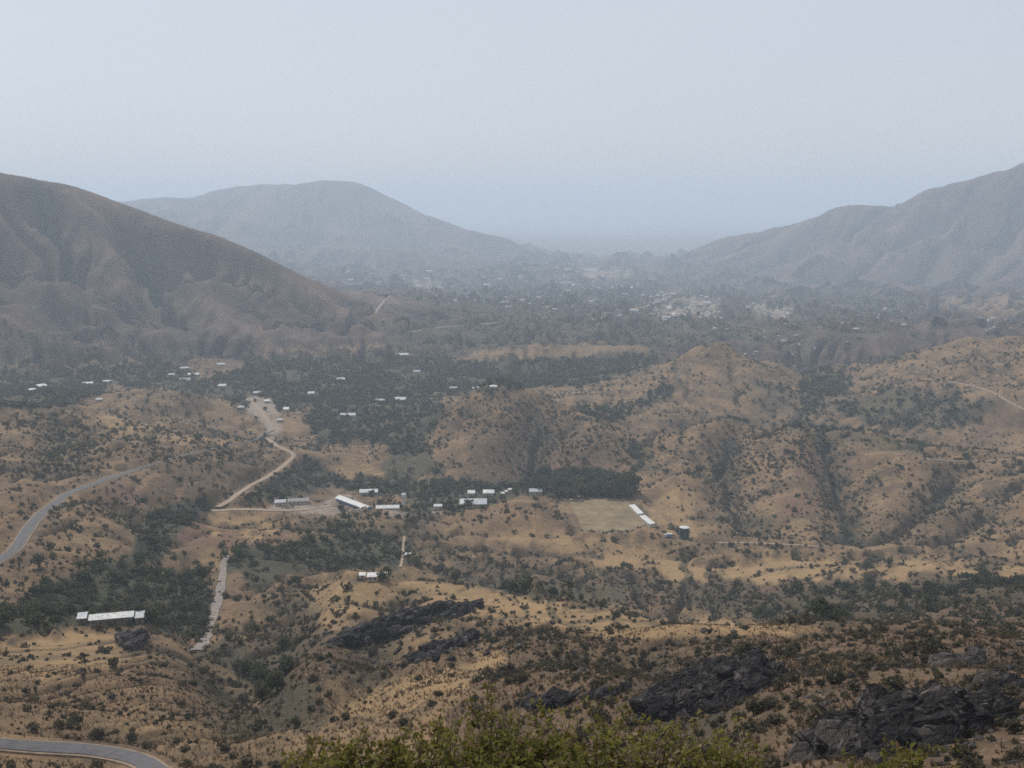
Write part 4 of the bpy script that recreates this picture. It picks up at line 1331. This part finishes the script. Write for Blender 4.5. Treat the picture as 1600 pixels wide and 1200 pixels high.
outcrop("pale grey tilted rock slab above the largest outcrop", [(1452, 1042), (1480, 1030), (1520, 1024), (1528, 1036), (1490, 1044)], 12, 1.7, 3, M['rockgrey'])
outcrop("dark bedded rock band at the upper right edge of the largest outcrop", [(1525, 1070), (1560, 1058), (1592, 1066), (1590, 1082), (1540, 1082)], 26, 1.3, 4, M['rockdark'])
outcrop("long dark rock band slanting down the near face of the central spur", [(510, 1005), (540, 985), (620, 955), (700, 938), (760, 940), (740, 955), (680, 970), (600, 1000), (540, 1015)], 190, 2.0, 5, M['rockdark'], 0.2)
outcrop("shorter dark rock rib below the long rock band on the central spur", [(640, 1025), (690, 1000), (740, 988), (745, 998), (700, 1018), (650, 1034)], 55, 1.9, 6, M['rockdark'], 0.2)
outcrop("low dark rock ledge just above the green bush", [(810, 1095), (860, 1080), (900, 1082), (895, 1100), (840, 1108)], 26, 1.1, 7, M['rockdark'])
outcrop("small dark rock ledge left of the wedge shaped outcrop", [(910, 1085), (950, 1065), (985, 1072), (950, 1092)], 16, 1.0, 8, M['rockdark'])
outcrop("broken grey rock ledge under the long farmhouse", [(180, 990), (225, 980), (235, 1010), (200, 1015)], 24, 1.5, 9, M['rockgrey'])

ROCKZ = [
    ([(1180, 1000), (1600, 960), (1600, 1200), (1330, 1200), (1230, 1100)], 130, 0.25, 0.9, "grey boulder on the scrub slope round the right outcrops", "boulders round the right outcrops"),
    ([(760, 960), (1180, 990), (1180, 1030), (1000, 1070), (760, 1040)], 80, 0.4, 1.2, "grey boulder in the scrub behind the green bush", "boulders behind the green bush"),
    ([(480, 940), (780, 930), (780, 1020), (500, 1060)], 60, 0.6, 1.6, "grey boulder near the rock band of the central spur", "boulders round the central rock band"),
    ([(60, 990), (380, 1000), (400, 1110), (100, 1120)], 26, 0.4, 1.0, "grey stone on the ochre slope below the farmhouse", "stones below the farmhouse"),
]
bmesh_b = [np_mesh("boulder", V, Fc, M['rockgrey'] if k % 3 else M['rockdark']) for k, (V, Fc) in enumerate(BOULD + SLABS)]
for poly, cnt, s0, s1, lab, grp in ROCKZ:
    xs = [p[0] for p in poly]; ys = [p[1] for p in poly]
    k = 0
    while k < cnt:
        px, py = random.uniform(min(xs), max(xs)), random.uniform(min(ys), max(ys))
        if not inpoly(np.array([px]), np.array([py]), poly)[0]: continue
        p = march(px, py)
        o = link("boulder", random.choice(bmesh_b))
        s = random.uniform(s0, s1) * random.choice([0.7, 1, 1, 1.3])
        o.scale = (s, s, s)
        o.rotation_euler = (random.gauss(0, 0.2), -0.3 + random.gauss(0, 0.2), R(28) + random.gauss(0, 0.6))
        o.location = (p[0], p[1], float(ground_z(p[0], p[1])) + s * 0.1)
        tag(o, lab, "boulder", grp); k += 1

# ------------------------------------------------------------------ vegetation
def leaf_cloud(seed, n, rx, ry, rz, leaf, lobes=5, base=0.25):
    """n small triangles spread through a lumpy crown; origin at its foot"""
    r = np.random.default_rng(seed)
    lc = r.normal(0, 1, (lobes, 3)); lc /= np.linalg.norm(lc, axis=1)[:, None]
    lc *= r.uniform(0.25, 0.62, (lobes, 1)); lc[:, 2] = np.abs(lc[:, 2]) * 0.8 - 0.1
    lr = r.uniform(0.3, 0.55, lobes)
    k = r.integers(0, lobes, n)
    d = r.normal(0, 1, (n, 3)); d /= np.linalg.norm(d, axis=1)[:, None]
    p = lc[k] + d * (lr[k] * r.uniform(0.35, 1, n) ** 0.5)[:, None]
    p = p * np.array([rx, ry, rz])
    p[:, 2] += rz * (0.5 + base)
    p[:, 2] = np.maximum(p[:, 2], 0.02)
    a = r.normal(0, 1, (n, 3)); a /= np.linalg.norm(a, axis=1)[:, None]
    b = np.cross(a, r.normal(0, 1, (n, 3))); b /= np.linalg.norm(b, axis=1)[:, None]
    s = leaf * r.uniform(0.6, 1.4, n)[:, None]
    V = np.stack([p - a * s * 0.6, p + a * s * 0.6 + b * s * 0.2, p + b * s], 1).reshape(-1, 3)
    return V, np.arange(3 * n).reshape(n, 3)

def gather(protos, xs, ys, zs, sc, rz, pick):
    Vs, Fs, off = [], [], 0
    for k, (V, Fc) in enumerate(protos):
        m = np.nonzero(pick == k)[0]
        if len(m) == 0: continue
        c, s = np.cos(rz[m])[:, None], np.sin(rz[m])[:, None]
        vx = (V[None, :, 0] * c - V[None, :, 1] * s) * sc[m][:, None] + xs[m][:, None]
        vy = (V[None, :, 0] * s + V[None, :, 1] * c) * sc[m][:, None] + ys[m][:, None]
        vz = V[None, :, 2] * sc[m][:, None] + zs[m][:, None]
        Vs.append(np.stack([vx, vy, vz], -1).reshape(-1, 3))
        Fs.append((Fc[None] + (np.arange(len(m)) * len(V))[:, None, None] + off).reshape(-1, 3))
        off += len(m) * len(V)
    return np.concatenate(Vs), np.concatenate(Fs)

def sample_area(n, d0, d1, half=R(30)):
    th = rng.uniform(-half, half, n)
    d = np.sqrt(rng.uniform(d0 * d0, d1 * d1, n))
    x, y = d * np.sin(th), d * np.cos(th)
    z = ground_z(x, y)
    px, py = project(x, y, z)
    return x, y, z, px, py, d

# places kept clear of plants: roads, buildings, the field
CLEAR = []
for key, (Q, wd) in ROADS.items():
    for q in ([] if key == 'riverbed' else Q)[::max(1, int(4 / 4))]:
        CLEAR.append((q[0], q[1], wd * 0.75 + 0.8))
for key, P in PLOTS.items():
    for t in np.linspace(-0.5, 0.5, max(2, int(P.length / 5))):
        CLEAR.append((P.x + math.cos(P.rot) * P.length * t, P.y + math.sin(P.rot) * P.length * t, P.depth * 0.5 + 1.0))
        if P.depth < 13 and not key.startswith('v'):                  # and the near side stays open, so the wall shows
            CLEAR.append((P.x + math.cos(P.rot) * P.length * t + math.sin(P.rot) * P.depth, P.y + math.sin(P.rot) * P.length * t - math.cos(P.rot) * P.depth, P.depth * 0.3 + 0.8))
CLEAR = np.array(CLEAR)
cellmap = {}
for k, (x, y, r) in enumerate(CLEAR):
    for ix in range(int((x - r) // 20), int((x + r) // 20) + 1):
        for iy in range(int((y - r) // 20), int((y + r) // 20) + 1):
            cellmap.setdefault((ix, iy), []).append(k)
def is_clear(x, y):
    ok = np.ones(len(x), bool)
    cx, cyy = (x // 20).astype(int), (y // 20).astype(int)
    for i in range(len(x)):
        ks = cellmap.get((cx[i], cyy[i]))
        if ks:
            c = CLEAR[ks]
            if np.any((c[:, 0] - x[i]) ** 2 + (c[:, 1] - y[i]) ** 2 < c[:, 2] ** 2): ok[i] = False
    fx = np.stack([x - fc[0], y - fc[1]], 1)
    e1 = np.array([FIELD[1][0] - FIELD[0][0], FIELD[1][1] - FIELD[0][1]])
    l1 = np.linalg.norm(e1); e1 = e1 / l1
    e2 = np.array([-e1[1], e1[0]])
    ok &= ~((np.abs(fx @ e1) < l1 * 0.5 + 8) & (np.abs(fx @ e2) < 46))
    return ok

def concat(parts): return [np.concatenate([p[k] for p in parts]) for k in range(6)]

# ---- shrubs
def right_slope0(px, py): return (px > 740) & (py > 950)
cand = concat([sample_area(17000, 70, 480), sample_area(56000, 480, 1250), sample_area(60000, 1250, 2100)])
x, y, z, px, py, d = cand
wood, bare, pale, red = zone_vals(px, py)
dens = 0.38 + 0.55 * noise2(x / 70, y / 70, 51) + 0.5 * noise2(x / 22, y / 22, 52)
near = np.where(d < 480, 0.55, 1.0)
dens = np.clip(dens, 0.06, 1) * near * np.where(bare > 0, 0.13, 1) * np.where(pale > 0, 0.05, 1) * np.where(wood > 0.3, 0.5, 1)
gul = ground_z(x, y, GULLY)
dens = np.clip(dens * np.where(right_slope0(px, py), 1.0, 0.75) + gul * 0.75 * near, 0, 1)
right_slope = inpoly(px, py, [(740, 960), (1600, 900), (1600, 1250), (740, 1250)])
dens = np.where(right_slope & (bare == 0), np.clip(dens * 1.6 + 0.34, 0, 1), dens)
keep = (rng.random(len(x)) < dens) & is_clear(x, y) & (d > 75)
x, y, z, px, py, d = (a[keep] for a in (x, y, z, px, py, d))
size = rng.lognormal(-0.1, 0.5, len(x)) * np.clip(0.55 + d / 2600, 0.55, 0.95)
size = np.clip(size, 0.4, 2.6)
inview = (px > -20) & (px < 1620) & (py < 1215)
rank = np.where(inview, size / d, 0)
order = np.argsort(-rank)
S_IND = order[:300]
S_REST = order[300:]
SH_HI = [leaf_cloud(300 + k, 170, 1.15, 1.05, 0.75 + 0.12 * (k % 3), 0.30, 6, 0.1) for k in range(8)]
SH_MID = [leaf_cloud(320 + k, 70, 1.15, 1.05, 0.75 + 0.15 * (k % 3), 0.46, 5, 0.1) for k in range(8)]
SH_LO = [leaf_cloud(340 + k, 22, 1.15, 1.05, 0.85 + 0.2 * (k % 3), 0.85, 4, 0.1) for k in range(8)]
def stem_mesh(seed, h, n, r0, spread):
    r = random.Random(seed)
    bm = bmesh.new()
    for k in range(n):
        a = r.uniform(0, 6.28); e = r.uniform(0.3, 1.0) * spread
        m1 = Vector((math.cos(a) * e * 0.4, math.sin(a) * e * 0.4, h * 0.5))
        tube(bm, (math.cos(a) * 0.05, math.sin(a) * 0.05, -0.25), m1, r0, r0 * 0.7, 5)
        tube(bm, m1, (math.cos(a + 0.3) * e, math.sin(a + 0.3) * e, h * r.uniform(0.8, 1.05)), r0 * 0.7, r0 * 0.25, 5)
    return bm_mesh("stems", bm, M['bark'])
sh_leaf = [np_mesh("foliage", V, Fc, M['shrub']) for V, Fc in SH_HI]
sh_stem = [stem_mesh(k, 0.9, 5, 0.05, 0.7) for k in range(8)]
def shrub_label(px, py):
    if px < 420 and py > 970: return "low dark shrub on the ochre spur at the lower left", "shrubs on the lower left spur"
    if px > 1150 and py > 1000: return "dark scrub bush among the rocks at the lower right", "shrubs among the lower right rocks"
    if py > 1000 and px > 700: return "dark scrub bush on the slope behind the green foreground bush", "shrubs behind the foreground bush"
    if py > 1000: return "dark scrub bush in the gully between the two near spurs", "shrubs of the gully between the spurs"
    if px > 1000: return "dark scrub bush on the right of the central spur crest", "shrubs right of the central spur crest"
    return "dark scrub bush on the near face of the central spur", "shrubs on the central spur face"
for i in S_IND:
    k = int(rng.integers(0, 8))
    root = empty("shrub", (x[i], y[i], z[i] - 0.05), rng.uniform(0, 6.28))
    root.scale = (size[i],) * 3
    lab, grp = shrub_label(px[i], py[i])
    tag(root, lab, "shrub", grp)
    link("foliage", sh_leaf[k], root); link("stems", sh_stem[k], root)
def stuff(name, label, parts, mat):
    V = np.concatenate([p[0] for p in parts])
    off = np.cumsum([0] + [len(p[0]) for p in parts[:-1]])
    Fc = np.concatenate([p[1] + o for p, o in zip(parts, off)])
    return tag(link(name, np_mesh(name, V, Fc, mat)), label, name.replace('_', ' '), kind='stuff')
nr_ = S_REST[d[S_REST] < 420]; fr_ = S_REST[d[S_REST] >= 420]
parts = []
for sel, pr in ((nr_, SH_MID), (fr_, SH_LO)):
    parts.append(gather(pr, x[sel], y[sel], z[sel] - 0.1, size[sel], rng.uniform(0, 6.28, len(sel)), rng.integers(0, 8, len(sel))))
stuff("scrub", "dark low scrub dotting the dry slopes and hills", parts, M['shrub'])
print("shrubs", len(x))

# ---- trees
cand = concat([sample_area(16500, 190, 900), sample_area(60000, 900, 2000), sample_area(95000, 2000, 8500)])
x, y, z, px, py, d = cand
wood, bare, pale, red = zone_vals(px, py)
dens = wood * np.clip(0.72 + 0.8 * noise2(x / 60, y / 60, 61) + 0.3 * noise2(x / 25, y / 25, 62), 0, 1)
dens = np.where(wood == 0, np.where((d > 420) & (d < 1900), 0.012, 0.0), dens) * np.where((bare > 0) | (pale > 0), 0.05, 1)
dens = np.where((wood > 0) & (d > 2000), dens * 1.0, dens)
keep = (rng.random(len(x)) < dens) & is_clear(x, y)
x, y, z, px, py, d = (a[keep] for a in (x, y, z, px, py, d))
for key, u, off in (('farmhouse', 0.02, 4.5), ('farmhouse', 0.42, 5.0), ('classroom', -0.2, 6.5), ('classroom', 0.25, 6.5), ('block', -0.3, 7.5), ('hip', 0.35, 11.0), ('hall', 0.2, 7.5), ('cottage', 0.25, 4.0)):
    P = PLOTS[key]                                     # the few trees that stand in front of the buildings
    tx = P.x + math.cos(P.rot) * P.length * u + math.sin(P.rot) * off
    ty = P.y + math.sin(P.rot) * P.length * u - math.cos(P.rot) * off
    tz = float(ground_z(tx, ty)); tpx, tpy = project(tx, ty, tz)
    x, y, z, px, py, d = (np.append(a, v) for a, v in zip((x, y, z, px, py, d), (tx, ty, tz, tpx, tpy, math.hypot(tx, ty))))
size = np.clip(rng.lognormal(0.0, 0.25, len(x)), 0.55, 1.8) * np.where(inpoly(px, py, [(840, 740), (990, 740), (990, 785), (840, 785)]), 2.4, 1) * np.where(d > 2600, 1.5, 1)
print("trees", len(x))
TR_HI = [leaf_cloud(400 + k, 330, 2.7, 2.6, 2.1 + 0.25 * (k % 4), 0.50, 8, 0.45) for k in range(8)]
TR_MID = [leaf_cloud(420 + k, 90, 2.7, 2.6, 2.1 + 0.25 * (k % 4), 0.85, 6, 0.35) for k in range(8)]
TR_LO = [leaf_cloud(440 + k, 22, 2.9, 2.8, 2.3 + 0.25 * (k % 4), 1.9, 5, 0.3) for k in range(8)]
def trunk_mesh(seed):
    r = random.Random(seed)
    bm = bmesh.new()
    top = Vector((r.gauss(0, 0.15), r.gauss(0, 0.15), 1.5))
    tube(bm, (0, 0, -0.5), top, 0.22, 0.15, 7)
    for k in range(5):
        a = k * 1.256 + r.uniform(-0.4, 0.4)
        m1 = top + Vector((math.cos(a) * 0.7, math.sin(a) * 0.7, r.uniform(0.5, 0.9)))
        tube(bm, top, m1, 0.11, 0.07, 5)
        tube(bm, m1, m1 + Vector((math.cos(a) * 0.8, math.sin(a) * 0.8, r.uniform(0.6, 1.1))), 0.07, 0.025, 5)
    return bm_mesh("trunk", bm, M['bark'])
tr_crown = [np_mesh("crown", V, Fc, M['tree']) for V, Fc in TR_HI]
tr_trunk = [trunk_mesh(k) for k in range(8)]
inview = (px > -20) & (px < 1620) & (py < 1215)
rank = np.where(inview, size / d, 0)
order = np.argsort(-rank)
T_IND, T_REST = order[:300], order[300:]
def tree_label(px, py):
    if px < 345 and py > 850: return "dark green tree crowding the ravine behind the white roofed farmhouse", "trees in the ravine behind the farmhouse"
    if px < 345: return "dark green tree in the upper ravine below the grassy terrace", "trees of the upper ravine"
    if px < 660 and py > 820 and py < 950: return "dark green tree of the belt above the low cream cottage", "tree belt above the cottage"
    if px < 560 and py > 940: return "dark tree in the gully between the two near spurs", "trees of the gully between the spurs"
    if py > 930 and px > 980: return "dark tree in the hollow right of the central spur crest", "trees right of the central spur"
    if py > 850: return "dark tree in the hollow behind the central spur", "trees behind the central spur"
    if 840 < px < 1000: return "tall tree in the row along the top of the playing field", "tree row above the playing field"
    return "dark tree standing alone or in a clump on the middle slopes", "scattered trees of the middle slopes"
for i in T_IND:
    k = int(rng.integers(0, 8))
    root = empty("tree", (x[i], y[i], z[i] - 0.1), rng.uniform(0, 6.28))
    root.scale = (size[i],) * 3
    lab, grp = tree_label(px[i], py[i])
    tag(root, lab, "tree", grp)
    link("trunk", tr_trunk[k], root); link("crown", tr_crown[k], root)
nr_ = T_REST[d[T_REST] < 1000]; fr_ = T_REST[d[T_REST] >= 1000]
parts = []
for sel, pr in ((nr_, TR_MID), (fr_, TR_LO)):
    parts.append(gather(pr, x[sel], y[sel], z[sel] - 0.2, size[sel], rng.uniform(0, 6.28, len(sel)), rng.integers(0, 8, len(sel))))
stuff("woodland", "dark woodland filling the valley floor and ravines", parts, M['tree'])

# ---- dry grass tufts on the near slopes
def tuft(seed):
    r = np.random.default_rng(seed)
    n = 7
    a = r.uniform(0, 6.28, n); e = r.uniform(0.1, 0.28, n); h = r.uniform(0.25, 0.55, n)
    b = np.stack([np.cos(a) * 0.06, np.sin(a) * 0.06, np.full(n, -0.03)], 1)
    t = np.stack([np.cos(a) * e, np.sin(a) * e, h], 1)
    s = np.stack([-np.sin(a), np.cos(a), np.zeros(n)], 1) * 0.055
    return np.stack([b - s, b + s, t], 1).reshape(-1, 3), np.arange(3 * n).reshape(n, 3)
x, y, z, px, py, d = sample_area(70000, 70, 330)
dens = np.clip(0.5 + 0.6 * noise2(x / 9, y / 9, 71), 0.05, 1)
keep = (rng.random(len(x)) < dens) & is_clear(x, y)
x, y, z = x[keep], y[keep], z[keep]
V, Fc = gather([tuft(k) for k in range(6)], x, y, z, rng.uniform(0.7, 1.6, len(x)), rng.uniform(0, 6.28, len(x)), rng.integers(0, 6, len(x)))
stuff("dry_grass", "tufts of dry tan grass on the near slopes", [(V, Fc)], M['grass'])

# ---- the green leafy bushes right below the viewpoint
def bush(px, py_top, dist, wpx, label, seed):
    """stems fan out from one root; leaves sit along every twig"""
    r = random.Random(seed)
    th, s = ray(px, py_top)
    th, s = float(th), float(s)
    bx_, by_ = dist * math.sin(th), dist * math.cos(th)
    zt = CZ + s * dist
    zb = float(ground_z(bx_, by_))
    h = zt - zb
    rad = wpx / 2 * dist / F
    root = tag(empty("leafy_bush", (bx_, by_, zb)), label, "bush", "green bushes below the viewpoint")
    bm = bmesh.new()
    LV, LF, DV, DF = [], [], [], []
    nst = 19
    for k in range(nst):
        a = r.uniform(0, 6.28); e = rad * math.sqrt(r.random())
        tip = Vector((math.cos(a) * e, math.sin(a) * e * 0.8, h * (r.uniform(0.62, 1.0) - 0.25 * (e / rad) ** 2)))
        root_p = Vector((math.cos(a) * 0.08, math.sin(a) * 0.08, -0.1))
        mid = root_p.lerp(tip, 0.5) + Vector((r.gauss(0, 0.14), r.gauss(0, 0.14), 0.05))
        tube(bm, root_p, mid, 0.012, 0.009, 4, False)
        tube(bm, mid, tip, 0.009, 0.003, 4, False)
        for q in range(3):                                   # side twigs
            t0 = r.uniform(0.35, 0.95)
            st = root_p.lerp(mid, t0 * 2) if t0 < 0.5 else mid.lerp(tip, t0 * 2 - 1)
            en = st + Vector((r.gauss(0, 0.17), r.gauss(0, 0.17), r.uniform(-0.02, 0.16)))
            tube(bm, st, en, 0.005, 0.002, 3, False)
            segs = [(st, en)] + ([(mid, tip)] if q == 0 else [])
            for (u0, u1) in segs:
                for m_ in range(13):
                    p = u0.lerp(u1, r.random() ** 0.6) + Vector((r.gauss(0, 0.02), r.gauss(0, 0.02), r.gauss(0, 0.02)))
                    ax = Vector((r.gauss(0, 1), r.gauss(0, 1), r.gauss(0.5, 0.7))).normalized()
                    sd = ax.cross(Vector((r.gauss(0, 1), r.gauss(0, 1), r.gauss(0, 1)))).normalized()
                    ln = r.uniform(0.04, 0.085); wd = ln * r.uniform(0.24, 0.38)
                    nm = ax.cross(sd) * ln * 0.12
                    quad = [p, p + ax * ln * 0.5 + sd * wd + nm, p + ax * ln, p + ax * ln * 0.5 - sd * wd + nm]
                    dry = r.random() < 0.16
                    tv, tf = (DV, DF) if dry else (LV, LF)
                    b0 = len(tv)
                    tv.extend([c[:] for c in quad]); tf.append((b0, b0 + 1, b0 + 2, b0 + 3))
    link("stems", bm_mesh("stems", bm, M['bark']), root)
    link("foliage", np_mesh("foliage", np.array(LV), np.array(LF), M['leaf']), root)
    link("dry_leaves", np_mesh("dry_leaves", np.array(DV), np.array(DF), M['dryleaf']), root)
BUSHES = [
    (490, 1160, 10.5, 110, "sparse green bush at the left end of the foreground bushes"),
    (575, 1165, 9.0, 150, "low green bush second from the left in the foreground row"),
    (665, 1118, 10.5, 150, "green bush left of the tallest foreground bush"),
    (745, 1085, 11.0, 170, "tallest leafy yellow green bush in the foreground"),
    (850, 1105, 10.5, 180, "broad yellow green bush at the bottom centre"),
    (950, 1092, 11.0, 170, "leafy green bush right of the bottom centre below the rock ledges"),
    (1050, 1128, 10.0, 170, "green bush in front of the wedge shaped dark outcrop"),
    (1140, 1135, 10.5, 130, "green bush at the right end of the foreground bushes"),
    (900, 1160, 8.5, 200, "lowest green bush at the bottom edge right of centre"),
    (760, 1165, 8.5, 200, "lowest green bush at the bottom edge left of centre"),
    (1405, 1178, 9.5, 90, "small green sprig at the bottom edge below the largest outcrop"),
]
for k, b in enumerate(BUSHES):
    bush(b[0], b[1] - 16, *b[2:], 900 + k)

# ------------------------------------------------------------------ haze
bm = bmesh.new()
zlo = float(Z.min()) - 60
bx(bm, -60000, 60000, -3000, 60000, zlo, CZ + 260)
m = bpy.data.materials.new("valley_haze")
m.use_nodes = True
nt = m.node_tree
nt.nodes.clear()
o_ = nt.nodes.new("ShaderNodeOutputMaterial")
pv = nt.nodes.new("ShaderNodeVolumePrincipled")
pv.inputs["Color"].default_value = (0.73, 0.86, 1.0, 1)
pv.inputs["Density"].default_value = 0.000132
pv.inputs["Anisotropy"].default_value = 0.1
nt.links.new(pv.outputs[0], o_.inputs["Volume"])
tag(link("haze", bm_mesh("haze", bm, m)), "pale blue grey haze filling the valley", "haze", kind='stuff')
